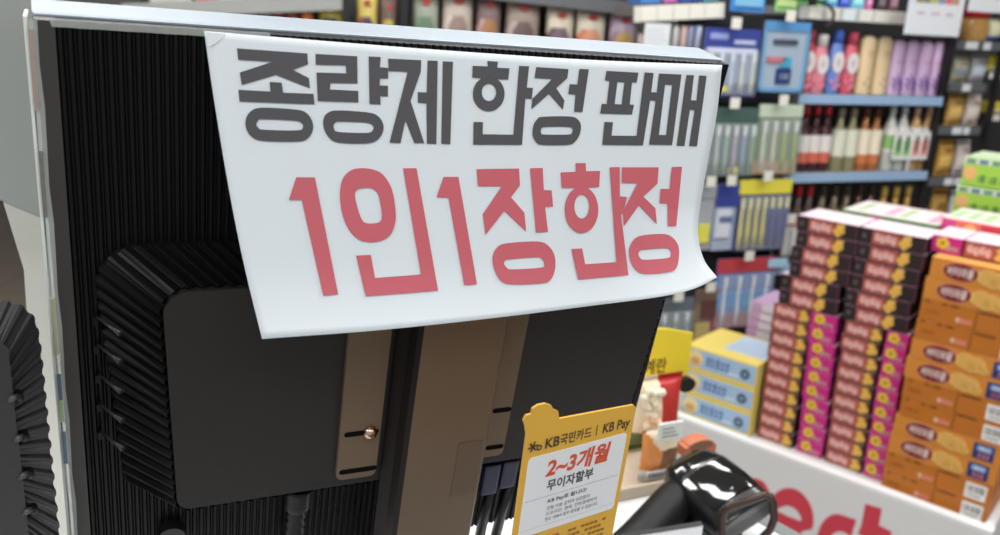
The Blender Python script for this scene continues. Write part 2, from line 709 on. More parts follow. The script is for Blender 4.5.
    # signal plugs and leads right of the column
    for (px, py, hh, ln) in ((490, 462, .012, .022), (508, 458, .012, .020)):
        p = uv(px, py, hh)
        MB().box((p.x - .0055, -hh - .006, p.y - ln), (p.x + .0055, -hh + .006, p.y + .002), mat((22, 26, 62), .45), bev=.0015).build('signal_plug', t)
    for (a, m_, b) in (((509, 485), (503, 508), (493, 545)), ((491, 488), (484, 515), (478, 545))):
        P3 = [uv(*a, .012), uv(*m_, .012), uv(*b, .012)]
        MB().tube([(p.x, -.012, p.y) for p in P3], .0034, black_pl, 10).build('signal_lead', t)
    return t


monitor()


# ------------------------------------------------------------------ the paper notice
def paper():
    def hh(px, py):
        q = uv(px, py)
        top = uv(460, 45).y
        v = max(0.0, (top - q.y)) / .165
        u = (q.x - uv(230, 200).x) / .29
        h = .0035 + .060 * (v ** .95)
        h += .004 * math.sin(u * 3.1) * v
        h -= .007 * (1 - min(1, v * 2.5)) * 0
        h += .030 * max(0, v - .55) * max(0, u - .80) / .2 + .02 * max(0, v - .7) ** 2 * 3
        return h

    def pt(px, py, extra=0.0):
        return hit(px, py, M0 - MY * (hh(px, py) + extra), MY)

    def poly(pts, t):
        # piecewise Catmull-Rom, t 0..1
        n = len(pts) - 1
        s = min(n - 1, int(t * n))
        f = t * n - s
        p1, p2 = V(pts[s]), V(pts[s + 1])
        p0 = V(pts[s - 1]) if s else p1 * 2 - p2
        p3 = V(pts[s + 2]) if s + 2 <= n else p2 * 2 - p1
        return 0.5 * ((2 * p1) + (p2 - p0) * f + (2 * p0 - 5 * p1 + 4 * p2 - p3) * f * f + (3 * p1 - p0 - 3 * p2 + p3) * f ** 3)
    top = [(204, 31), (330, 41.5), (460, 51.5), (592, 60), (722, 65)]
    bot = [(262, 339), (375, 330), (490, 317.5), (610, 303.5), (672, 296), (717, 277.5)]
    bot = [(262, 339), (378, 330), (492, 317), (606, 303.5), (680, 294)]
    lef = [(204, 31), (214, 100), (229, 190), (244, 265), (262, 339)]
    rig = [(723, 64), (718, 122), (706, 178), (698, 228), (717, 277.5)]
    botp = [(262, 339), (376, 330.5), (490, 318.5), (590, 306), (662, 296.5), (695, 288.5), (717, 277.5)]
    # even spacing of the lower edge
    bs = []
    for k in range(200):
        bs.append(poly(botp, k / 199))
    Lc = [0]
    for k in range(199):
        Lc.append(Lc[-1] + (bs[k + 1] - bs[k]).length)

    def bpos(t):
        d = t * Lc[-1]
        k = 0
        while k < 198 and Lc[k + 1] < d:
            k += 1
        return bs[k] + (bs[k + 1] - bs[k]) * ((d - Lc[k]) / (Lc[k + 1] - Lc[k]))
    rg = [(722, 65), (716.5, 115), (707, 166), (699.5, 210), (698, 236), (704, 260), (717, 277.5)]
    NU, NV = 56, 36

    def coons(i, j):
        s, t = i / NU, j / NV
        a = poly(top, s) * (1 - t) + bpos(s) * t
        b = poly(lef, t) * (1 - s) + poly(rg, t) * s
        c = V(top[0]) * (1 - s) * (1 - t) + V(top[-1]) * s * (1 - t) + V(botp[0]) * (1 - s) * t + V(botp[-1]) * s * t
        q = a + b - c
        return pt(q.x, q.y)
    base = pt(262, 339)
    t = thing('paper_notice', 'white paper notice with black and red Korean lettering, taped over the monitor back', 'notice', at(base))
    print('PAPER WIDTH', (pt(204, 30) - pt(723, 64)).length, 'H', (pt(204, 30) - pt(262, 339)).length)
    sheet = MB().grid(coons, NU, NV, mat((217, 225, 230), .55, noise=.012, scale=30)).build('sheet', t, world_space=True)
    md = sheet.modifiers.new('thick', 'SOLIDIFY')
    md.thickness = .0002
    md.offset = -1

    def sc(loop, ox, oy, k, smooth=False):
        l = [V((ox + x / k, oy + y / k)) for x, y in loop]
        return smooth_loop(l) if smooth else l

    def ell(c, rx, ry, n=40):
        return [(c[0] + rx * math.cos(2 * math.pi * i / n), c[1] + ry * math.sin(2 * math.pi * i / n)) for i in range(n)]
    A = (220, 40, 4.4615)
    B3 = (200, 0, 2.971)
    Bc = (340, 40, 4.4615)
    C5 = (460, 50, 4.864)
    C6 = (590, 60, 5.354)
    R1 = (270, 150, 3.3435)
    R2 = (470, 150, 3.3435)
    black = [
        [(A, [(75, 37), (390, 60), (393, 108), (325, 133), (397, 170), (401, 215), (250, 155), (97, 200), (88, 145), (235, 97), (82, 88)])],
        [(A, [(82, 222), (225, 230), (222, 187), (275, 190), (282, 235), (417, 240), (422, 287), (87, 274)])],
        [(A, [(185, 302), (335, 310), (385, 325), (412, 365), (413, 405), (390, 440), (345, 453), (190, 450), (140, 430), (117, 395), (115, 355), (135, 320)], 1),
         (A, [(190, 353), (335, 360), (365, 372), (370, 388), (345, 403), (195, 400), (170, 390), (162, 375), (172, 358)], 1)],
        [(B3, [(343, 160), (467, 167), (468, 248), (388, 246), (386, 266), (470, 270), (471, 304), (350, 300), (346, 215), (435, 218), (433, 194), (344, 192)])],
        [(Bc, [(128, 73), (182, 76), (178, 122), (215, 124), (215, 172), (178, 172), (177, 203), (214, 204), (214, 252), (180, 250), (181, 288), (132, 285)])],
        [(B3, [(410, 328), (490, 333), (525, 342), (543, 365), (544, 390), (528, 415), (495, 426), (415, 424), (385, 410), (368, 380), (368, 350), (382, 334)], 1),
         (B3, [(415, 361), (490, 364), (510, 370), (516, 380), (508, 392), (485, 395), (412, 392), (398, 382), (398, 370), (405, 362)], 1)],
        [(Bc, [(215, 83), (362, 90), (361, 140), (315, 272), (376, 460), (332, 460), (292, 358), (270, 460), (221, 458), (302, 142), (217, 138)])],
        [(Bc, [(391, 91), (436, 93), (430, 464), (388, 462), (386, 282), (347, 280), (347, 232), (387, 234)])],
        [(Bc, [(459, 95), (504, 97), (492, 465), (452, 463)])],
        [(C5, [(62, 77), (134, 80), (133, 53), (184, 57), (182, 86), (241, 89), (235, 144), (60, 134)])],
        [(C5, ell((140, 213), 77, 85)), (C5, ell((141, 206), 35, 42))],
        [(C5, [(288, 77), (336, 79), (325, 183), (355, 184), (349, 238), (318, 236), (302, 461), (65, 460), (66, 350), (112, 351), (110, 410), (260, 412)])],
        [(C5, [(371, 83), (528, 93), (522, 137), (468, 185), (508, 245), (501, 290), (433, 213), (347, 289), (352, 238), (448, 141), (363, 136)])],
        [(C5, [(581, 92), (627, 94), (596, 302), (556, 300), (562, 217), (527, 215), (533, 166), (571, 168)])],
        [(C5, [(400, 325), (530, 323), (570, 335), (588, 365), (582, 410), (560, 445), (525, 461), (400, 461), (368, 445), (353, 410), (358, 365), (375, 338)], 1),
         (C5, [(415, 374), (530, 374), (547, 385), (545, 400), (527, 411), (410, 411), (395, 402), (395, 385)], 1)],
        [(C6, [(88, 58), (260, 68), (250, 121), (225, 119), (213, 238), (236, 240), (225, 292), (55, 286), (63, 234), (90, 236), (105, 112), (80, 109)]),
         (C6, [(147, 117), (185, 119), (170, 238), (132, 236)])],
        [(C6, [(293, 66), (341, 70), (328, 172), (358, 174), (370, 72), (490, 78), (440, 455), (317, 453), (352, 218), (322, 217), (284, 457), (66, 454), (78, 331), (124, 333), (115, 405), (250, 406)]),
         (C6, [(402, 132), (441, 133), (408, 402), (369, 401)])],
        [(C6, [(517, 80), (557, 82), (541, 215), (571, 217), (585, 83), (625, 85), (573, 462), (531, 460), (561, 268), (535, 266), (506, 460), (465, 459)])],
    ]
    red = [
        [(R1, [(88, 91), (150, 92), (228, 483), (178, 487), (106, 167), (63, 167)])],
        [(R1, [(290, 62), (335, 63), (375, 80), (405, 125), (418, 185), (420, 235), (405, 280), (375, 302), (335, 308), (295, 298), (260, 260), (240, 205), (234, 145), (242, 100), (262, 74)], 1),
         (R1, [(310, 127), (340, 128), (360, 145), (370, 185), (374, 225), (362, 243), (325, 245), (307, 232), (292, 190), (284, 150), (292, 133)], 1)],
        [(R1, [(445, 61), (490, 61), (562, 470), (320, 489), (288, 353), (337, 351), (351, 428), (505, 416)])],
        [(R1, [(580, 90), (630, 90), (692, 449), (650, 452), (597, 159), (557, 158)])],
        [(R2, [(22, 64), (164, 62), (167, 118), (137, 158), (182, 210), (188, 273), (115, 203), (52, 284), (43, 215), (106, 121), (27, 121)])],
        [(R2, [(201, 61), (243, 60), (247, 134), (273, 135), (278, 189), (251, 190), (261, 273), (221, 276)])],
        [(R2, [(130, 311), (225, 306), (262, 320), (283, 355), (284, 400), (268, 435), (235, 446), (140, 449), (105, 438), (82, 400), (76, 355), (95, 322)], 1),
         (R2, [(130, 365), (225, 358), (243, 367), (248, 380), (238, 393), (140, 399), (122, 392), (114, 380), (118, 369)], 1)],
        [(R2, [(303, 75), (354, 73), (353, 44), (387, 44), (388, 71), (435, 70), (432, 124), (307, 127)])],
        [(R2, ell((373, 200), 56, 78)), (R2, ell((374, 189), 25, 40))],
        [(R2, [(467, 58), (501, 57), (501, 155), (525, 157), (512, 212), (505, 215), (530, 418), (362, 433), (339, 331), (375, 329), (385, 382), (490, 375)])],
        [(R2, [(508, 58), (631, 58), (627, 112), (580, 156), (620, 195), (625, 248), (565, 185), (515, 255), (512, 205), (560, 111), (508, 110)])],
        [(R2, [(675, 57), (709, 56), (690, 254), (662, 255), (661, 179), (634, 178), (637, 130), (668, 130)])],
        [(R2, [(580, 285), (650, 281), (680, 295), (698, 325), (697, 370), (685, 400), (650, 410), (585, 414), (555, 402), (536, 370), (533, 330), (550, 298)], 1),
         (R2, [(580, 333), (655, 328), (670, 336), (672, 348), (660, 361), (585, 367), (568, 360), (563, 348), (567, 338)], 1)],
    ]
    for glyphs, mt, lb in ((black, mat((72, 72, 75), .6), 'black printed Korean lettering'), (red, mat((196, 92, 104), .6), 'red printed Korean lettering')):
        mb = MB()
        for g in glyphs:
            loops = [sc(x[1], *x[0], smooth=len(x) > 2) for x in g]
            for tri in fill2d(loops, 5.0):
                mb.face([pt(p.x, p.y, .0007) for p in tri], mt)
        o = mb.build('lettering', t, world_space=True)
        o['label'] = lb
    # glossy tape at the top left corner of the sheet
    q = [(207, 32), (226, 34), (215, 44), (209, 47)]
    mb = MB()
    mb.face([pt(*p, .0008) for p in q], mat((224, 231, 234), .15))
    mb.build('tape', t, world_space=True)


paper()


# ------------------------------------------------------------------ left of the monitor: the other terminal
def left_terminal():
    Y = MY
    q0 = P(20, 300, .60)

    def L_(px, py, h=0.0):
        return hit(px, py, q0 - Y * h, Y)
    base = L_(40, 560)
    t = thing('customer_display', 'pale glossy white panel standing at the left edge of the black monitor', 'panel', at(base))
    out = [(-70, -60), (46, -40), (51, 40), (60, 140), (70, 270), (88, 420), (104, 600), (45, 600), (24, 270), (4, 205), (-12, 130)]
    mb = MB()
    wm = mat((214, 214, 204), .16, coat=.4, noise=.03, scale=14)
    rim = mat((226, 232, 226), .3)
    a = [L_(*p, .006) for p in out]
    b = [L_(*p, -.006) for p in out]
    mb.face(a, wm)
    mb.face(b[::-1], wm)
    for i in range(len(out)):
        j = (i + 1) % len(out)
        mb.face([a[i], b[i], b[j], a[j]], rim)
    mb.build('panel', t, world_space=True)
    mb = MB()
    g = [(-60, -45), (40, -36), (45, 60), (52, 222), (-10, 196), (-18, 100)]
    mb.face([L_(*p, .0068) for p in g], mat((168, 172, 167), .10, coat=.5, noise=.05, scale=25))  # grey reflection painted onto the panel's upper part, not a separate pane
    mb.build('glass', t, world_space=True)
    mb = MB()
    ed = [(46, -40), (51, 40), (60, 140), (70, 270), (88, 420), (104, 600)]
    for k in range(len(ed) - 1):
        p, q = ed[k], ed[k + 1]
        mb.face([L_(p[0] - 3.5, p[1], .0075), L_(p[0] + .5, p[1], .0075), L_(q[0] + .5, q[1], .0075), L_(q[0] - 3.5, q[1], .0075)], rim)
    mb.build('edge_trim', t, world_space=True)
    # the black ribbed housing in front of it
    q1 = P(20, 400, .385)

    def K(px, py, h=0.0):
        return hit(px, py, q1 - Y * h, Y)
    t2 = thing('rear_housing', 'black ribbed plastic rear housing with small slots, cut off by the left frame edge', 'terminal', at(K(20, 600)))
    edge = smooth_loop([(-120, 300), (-40, 298), (0, 300), (20, 304), (34, 316), (40, 336), (44, 370), (49, 420), (55, 480), (60, 530), (68, 610), (-40, 612), (-120, 612), (-122, 450)], 14)
    n = 4 * 60
    rs = resample([V(p) for p in edge], n)
    c = V((-60, 450))
    r0, r1, r2 = [], [], []
    for i in range(n):
        low = (i % 4) >= 2
        p = rs[i]
        ins = p + (c - p).normalized() * 50
        ins = V((min(ins.x, 8 + (ins.y - 330) * .09), ins.y + 3))
        p2 = p + (c - p).normalized() * (2.2 if low else 0)
        i2 = ins + (c - ins).normalized() * (1.5 if low else 0)
        r0.append(K(p2.x, p2.y, -.022))
        r1.append(K(p2.x, p2.y, .0))
        r2.append(K(i2.x, i2.y, .016 - (.0016 if low else 0)))
    MB().grid(lambda i, j: (r0, r1, r2)[j][i], n, 2, mat((38, 39, 43), .42), False, True).build('vent_skirt', t2, world_space=True)
    mb = MB()
    mb.face([K(*p, .0165) for p in smooth_loop([(-110, 348), (-20, 340), (6, 346), (10, 365), (16, 420), (23, 480), (31, 560), (34, 600), (-110, 602)], 6)], mat((46, 46, 49), .5, bump=.08, scale=400))
    mb.build('cover', t2, world_space=True)
    for (x, y) in ((13, 398), (19, 438), (24, 475), (28, 511)):
        mb = MB()
        mb.tube([K(x - 5, y + 3, .016), K(x, y, .0175), K(x + 4, y - 2, .015)], [.0012, .0016, .0012], mat((70, 72, 76), .4), 8)
        mb.tube([K(x + 3, y - 4, .013), K(x + 6, y + 1, .0125)], [.0026, .0022], mat((10, 10, 11), .5), 8)
        mb.build('slot', t2, world_space=True)


left_terminal()


# ------------------------------------------------------------------ card-payment notice
def pay_card():
    ax = V((1388, -175, 860)).normalized()
    ay = V((-254, 2212, 860))
    ay = (ay - ax * ay.dot(ax)).normalized()
    X, Z = w(ax), -w(ay)
    Y = Z.cross(X)
    p0 = P(580, 470, .415)
    SH = w((1, 0, 0)) * .0014
    M = at(p0 + SH, X, Y, Z)
    Mi = at(p0, X, Y, Z).inverted()

    def q(px, py):
        p = Mi @ hit(px, py, p0, Y)
        return (p.x, p.z)
    t = thing('payment_notice', 'yellow and white card payment notice with red heading, standing below the paper notice', 'notice', M)
    yel = mat((226, 176, 66), .5)
    wh = mat((232, 235, 238), .45)
    (xl, zt), (xr, _), (_, zb) = q(523, 432), q(634, 404), q(511, 560)
    xl2 = q(511, 535)[0]
    xl = (xl + xl2) / 2
    zt = (zt + q(634, 404)[1]) / 2
    W = xr - xl
    zb = zt - W * 1.95
    rr = W * .03
    body = [(xl + rr, zb), (xr - rr, zb), (xr, zb + rr), (xr, zt - rr), (xr - rr, zt)]
    tab = [q(a, b) for a, b in ((556, 419), (555.4, 411.5), (550.5, 409.4), (548.4, 405.6), (542.3, 403.6), (535, 405.2), (529.6, 408.8), (528.6, 414), (523, 415.6), (520.4, 420.6), (522.2, 425.6), (525, 431))]
    body += [(x, max(z, zt + .0002)) for x, z in tab[:-1]] + [(xl, zt - rr), (xl, zb + rr)]
    MB().prism(body, 0, .0012, yel).build('board', t)
    wl, wt = xl + W * .045, zt - W * .235
    wr, wb = xr - W * .045, wt - W * .70
    r2 = W * .035
    pan = []
    for cx_, cz_, a0 in ((wr - r2, wt - r2, 0), (wl + r2, wt - r2, 90), (wl + r2, wb + r2, 180), (wr - r2, wb + r2, 270)):
        pan += [(cx_ + r2 * math.cos(math.radians(a0 + k * 15)), cz_ + r2 * math.sin(math.radians(a0 + k * 15))) for k in range(7)]
    MB().prism(pan, -.0002, 0, wh).build('white_field', t)
    dk = mat((74, 62, 48), .6)
    gr = mat((70, 74, 80), .6)
    org = mat((214, 84, 54), .6)
    y = -.00035
    mb = MB()
    # emblem: a small star-like mark, then the names
    ex, ez, s_ = xl + W * .065, zt - W * .140, W * .044
    for a in (10, 70, 130):
        c_, s2 = math.cos(math.radians(a)), math.sin(math.radians(a))
        p, n_ = V((c_, s2)) * s_, V((-s2, c_)) * s_ * .16
        mb.face([V((ex + k.x, y, ez + k.y)) for k in (-p - n_, p - n_, p + n_, -p + n_)], dk)
    mb.grid(lambda i, j: (ex + s_ * 1.3 + s_ * (.55, .28)[j] * math.cos(i * math.pi / 8), y, ez - s_ * .45 + s_ * (.55, .28)[j] * math.sin(i * math.pi / 8)), 16, 1, dk)
    text_fit(mb, 'KB', xl + W * .175, zt - W * .185, W * .125, W * .085, y, dk, .022)
    text_fit(mb, '국민카드', xl + W * .305, zt - W * .19, W * .285, W * .095, y, dk, .012)
    mb.box((xl + W * .635, y, zt - W * .19), (xl + W * .641, y + .0001, zt - W * .095), dk)
    text_fit(mb, 'KB Pay', xl + W * .70, zt - W * .21, W * .26, W * .11, y, dk, .016)
    mb.build('heading', t)
    mb = MB()
    text_fit(mb, '2~3개월', wl + W * .17, wt - W * .215, W * .59, W * .175, y, org, .034, .12)
    mb.build('red_text', t)
    mb = MB()
    text_fit(mb, '무이자할부', wl + W * .20, wt - W * .335, W * .43, W * .10, y, gr, .028)
    text_fit(mb, 'KB Pay로 됩니다!', wl + W * .23, wt - W * .455, W * .36, W * .048, y, gr, .02)
    for k, (s1, wd) in enumerate((('전월 이용 실적과 상관없이', .40), ('오프라인, 결제, 간편결제까지', .48), ('한도 내에서 할부 결제할 수 있습니다.', .50))):
        text_fit(mb, s1, wl + W * .23, wt - W * (.512 + k * .050), W * wd, W * .034, y, gr)
    for k in range(44):
        mb.box((wl + W * (.02 + k * .02), y, wt - W * .380), (wl + W * (.03 + k * .02), y + .0001, wt - W * .3775), gr)
        mb.box((wl + W * (.02 + k * .02), y, wt - W * .645), (wl + W * (.03 + k * .02), y + .0001, wt - W * .6425), mat((170, 172, 176), .6))
    mb.build('small_print', t)
    mb = MB()
    for r_ in range(4):
        for c_ in range(2):
            x0 = xl + W * (.06 + c_ * .46)
            for k in range(9):
                if (k * 7 + r_ * 3 + c_) % 5:
                    mb.box((x0 + W * k * .042, y, wb - W * (.085 + r_ * .05)), (x0 + W * (k * .042 + .034), y + .0001, wb - W * (.066 + r_ * .05)), mat((150, 108, 36), .6))
    mb.build('footnote', t)
    # clear holder and foot that carry the card
    a = M @ V(((xl + xr) / 2, .004, zb + .01))
    mb = MB().tube([a, a + V((0, .004, -.01)), V((a.x, a.y + .01, ZC + .006))], .004, mat((60, 60, 62), .3), 10)
    mb.lathe([(.001, .007), (.03, .006), (.034, .0005), (.001, .0002)], mat((60, 60, 62), .3), (a.x, a.y + .01, ZC), 24)
    mb.build('holder', t, world_space=True)


pay_card()


# ------------------------------------------------------------------ barcode scanner and its loop stand
def scanner():
    D0 = .86
    k0 = D0 / F

    def Q(px, py, dd=0.0):
        return P(px, py, D0 + dd)
    A = w((46, 33, -66)).normalized()
    W_ = w((40, -15, 20))
    W_ = (W_ - A * W_.dot(A)).normalized()
    U = W_.cross(A)
    if U.z < 0:
        U = -U
    t = thing('barcode_scanner', 'glossy black handheld barcode scanner resting head down in a brown wire loop', 'barcode scanner', at(Q(672, 560)))
    rear = Q(688, 471, .05)
    KS = 1.24
    Ln = .086
    blk = mat((17, 17, 20), .30, coat=.3)
    gls = mat((14, 14, 16), .06, coat=1.0)
    rub = mat((15, 15, 17), .5, spec=.3)

    def ring(f, a, bu, bd, sh=0.0, n=36, e=2.6):
        a, bu, bd = a * KS, bu * KS, bd * KS
        c = rear + A * (Ln * f) + U * sh
        out = []
        for i in range(n):
            th = 2 * math.pi * i / n
            cs, sn = math.cos(th), math.sin(th)
            x = abs(cs) ** (2 / e) * (1 if cs >= 0 else -1)
            y = abs(sn) ** (2 / e) * (1 if sn >= 0 else -1)
            out.append(c + W_ * (a * x) + U * ((bu if y > 0 else bd) * y))
        return out
    rings = [ring(-.17, .004, .003, .004, -.003), ring(-.15, .014, .009, .012, -.002), ring(-.08, .022, .014, .018), ring(.05, .0275, .0185, .022), ring(.25, .030, .0205, .024, .001),
             ring(.5, .031, .020, .021), ring(.75, .031, .0175, .015, -.001), ring(.93, .0315, .0145, .0105, -.002), ring(1.0, .0305, .013, .0085, -.002)]
    MB().loft(rings, blk).build('head', t, world_space=True)
    # lower shell with a seam
    low = []
    for f, a, bd in ((-.05, .0275, .0245), (.25, .0363, .031), (.6, .0375, .0225), (.97, .038, .0135)):
        c = rear + A * (Ln * f)
        low.append([c + W_ * (a * x) + U * z for x, z in ((1.0, -.006), (1.01, -.010), (.8, -bd), (0, -bd * 1.05), (-.8, -bd), (-1.01, -.010), (-1.0, -.006), (-.9, -.008), (0, -.010), (.9, -.008))])
    MB().loft(low, rub, smooth=False).build('lower_shell', t, world_space=True)
    # glossy top inlay
    rows = []
    for j in range(15):
        f = .02 + .78 * j / 14
        # interpolate ring
        fs = [-.17, -.15, -.08, .05, .25, .5, .75, .93, 1.0]
        k = max(i for i in range(len(fs) - 1) if fs[i] <= f)
        g = (f - fs[k]) / (fs[k + 1] - fs[k])
        hw = math.sin(math.pi * min(1, .12 + .9 * j / 14)) ** .45 if j < 10 else 1 - ((j - 9) / 5) ** 2 * .15
        row = []
        for i in range(13):
            th = math.radians(90 + (i - 6) / 6 * 52 * max(.25, min(1, hw)))
            x = abs(math.cos(th)) ** (2 / 2.6) * (1 if math.cos(th) >= 0 else -1)
            y = math.sin(th) ** (2 / 2.6)
            pa = (.0275, .030, .031, .031, .0315)
            aa = {3: (.0275, .030), 4: (.030, .031), 5: (.031, .031), 6: (.031, .0315), 2: (.022, .0275)}[k]
            bb = {3: (.0185, .0205), 4: (.0205, .020), 5: (.020, .0175), 6: (.0175, .0145), 2: (.014, .0185)}[k]
            a_, b_ = aa[0] + (aa[1] - aa[0]) * g, bb[0] + (bb[1] - bb[0]) * g
            a_, b_ = a_ * KS, b_ * KS
            row.append(rear + A * (Ln * f) + W_ * (a_ * x) + U * (b_ * y + .0009))
        rows.append(row)
    MB().grid(lambda i, j: rows[j][i], 12, 14, gls).build('glossy_inlay', t, world_space=True)
    c = rear + A * (Ln * .70) + U * .0225
    mb = MB()
    mb.loft([[c + (A * math.cos(i * math.pi / 8) + W_ * math.sin(i * math.pi / 8)) * .0022 + U * z for i in range(16)] for z in (-.002, .0006)], mat((180, 185, 190), .3))
    mb.build('indicator', t, world_space=True)
    c = rear + A * (Ln * 1.001) + U * -.004
    mb = MB()
    mb.face([c + W_ * x + U * z for x, z in ((-.028, -.005), (.028, -.005), (.030, .008), (-.030, .008))], mat((8, 8, 9), .35))
    mb.build('scan_window', t, world_space=True)
    # trigger handle running down to the left
    h0, h1 = Q(682, 492, .03), Q(622, 560, -.06)
    ax = (h1 - h0).normalized()
    sd = w((1, .9, 0))
    sd = (sd - ax * sd.dot(ax)).normalized()
    up = ax.cross(sd)
    rings = []
    for f, a, b in ((0, .017, .018), (.15, .020, .019), (.4, .0205, .019), (.75, .021, .020), (1.0, .023, .021), (1.06, .020, .018)):
        c = h0 + (h1 - h0) * f
        rings.append([c + sd * (a * math.cos(i * math.pi / 12)) + up * (b * math.sin(i * math.pi / 12)) for i in range(24)])
    MB().loft(rings, rub).build('handle', t, world_space=True)
    rings = []
    for f, a, b in ((.02, .006, .005), (.1, .009, .009), (.35, .009, .009), (.5, .007, .006)):
        c = h0 + (h1 - h0) * f + sd * .020 - up * .006
        rings.append([c + sd * (a * math.cos(i * math.pi / 8)) + up * (b * math.sin(i * math.pi / 8)) for i in range(16)])
    MB().loft(rings, blk).build('trigger', t, world_space=True)
    p = h1
    q = V((p.x - .02, p.y + .02, ZC + .004))
    MB().tube([p, (p + q) / 2 + V((0, 0, -.01)), q, q + V((-.06, .0, 0))], .0035, black_pl, 10).build('cord', t, world_space=True)
    # brown loop
    ts = thing('scanner_stand', 'brown metal wire loop stand cradling the front of the scanner', 'scanner stand', at(Q(745, 620)))
    pts = [(724, 590, -.035), (723, 548, -.036), (722, 520, -.038), (724, 511, -.039), (731, 506, -.040), (748, 501, -.042), (764, 495, -.044), (770, 496, -.045), (773, 503, -.045), (774, 519, -.044), (770, 530, -.043), (761, 539, -.042), (752, 546, -.040), (750, 560, -.038), (750, 590, -.036)]
    mb = MB().tube([Q(*p) for p in pts], .0038, mat((66, 50, 44), .3, metal=.4), 10)
    mb.build('loop', ts, world_space=True)
    f1, f2 = Q(*pts[0]), Q(*pts[-1])
    mb = MB().tube([f1, V((f1.x, f1.y, ZC + .004)), V((f2.x, f2.y, ZC + .004)), f2], .0038, mat((66, 50, 44), .3, metal=.4), 10)
    mb.build('foot', ts, world_space=True)
    # grey neck under the head
    a = rear + A * (Ln * .8) - U * .020
    MB().tube([a, a + V((0.002, -.004, -.05)), V((a.x, a.y, ZC + .003))], [.008, .007, .010], rub, 12).build('rest_post', ts, world_space=True)


scanner()


def white_card():
    D0 = .74
    a, b, c, d = P(612, 544, D0), P(640, 534, D0), P(703, 526, D0), P(703, 560, D0)
    X = (c - a)
    X.z = 0
    X.normalize()
    Y = UP.cross(X)
    M = at(V((a.x, a.y, ZC + .0005)), X, Y)
    Mi = M.inverted()
    t = thing('folded_card', 'plain white card with dark top edge standing in front of the scanner', 'card', M)
    q = [Mi @ p for p in (a, b, c)]
    poly = [(-.03, 0), (q[2].x, 0), (q[2].x, q[2].z), (q[1].x, q[1].z - .001), (-.03, q[0].z - .004)]
    MB().prism(poly, 0, .004, mat((226, 228, 230), .5)).build('card', t)
    mb = MB()
    for i in (2, 3):
        p, r = poly[i], poly[i + 1]
        mb.face([V((p[0], -.0003, p[1] + .001)), V((p[0], .006, p[1] + .001)), V((r[0], .006, r[1] + .001)), V((r[0], -.0003, r[1] + .001))], mat((38, 38, 40), .5))
    mb.build('dark_edge', t)


white_card()


# ------------------------------------------------------------------ snack packs by the counter edge
def pillow(mb, wd, ht, dp, colour, nu=14, nv=18, lean=0.0):
    """sealed bag: front and back cushions, flat crimped ends; colour(u,v) gives the front material"""
    def prof(i, j, s):
        u, v = i / nu, j / nv
        e = max(0, math.sin(math.pi * min(1, max(0, (v - .06) / .88)))) ** .5 * max(0, math.sin(math.pi * u)) ** .45
        pin = 1 - .06 * math.sin(math.pi * v)
        return ((u - .5) * wd * pin, s * dp / 2 * e + lean * v + .0015 * math.sin(u * 17 + v * 5) * e, v * ht)
    mb.grid(lambda i, j: prof(i, j, -1), nu, nv, lambda i, j: colour(i / nu, j / nv))
    mb.grid(lambda i, j: prof(i, j, 1), nu, nv, lambda i, j: colour(.01, .5))
    return mb


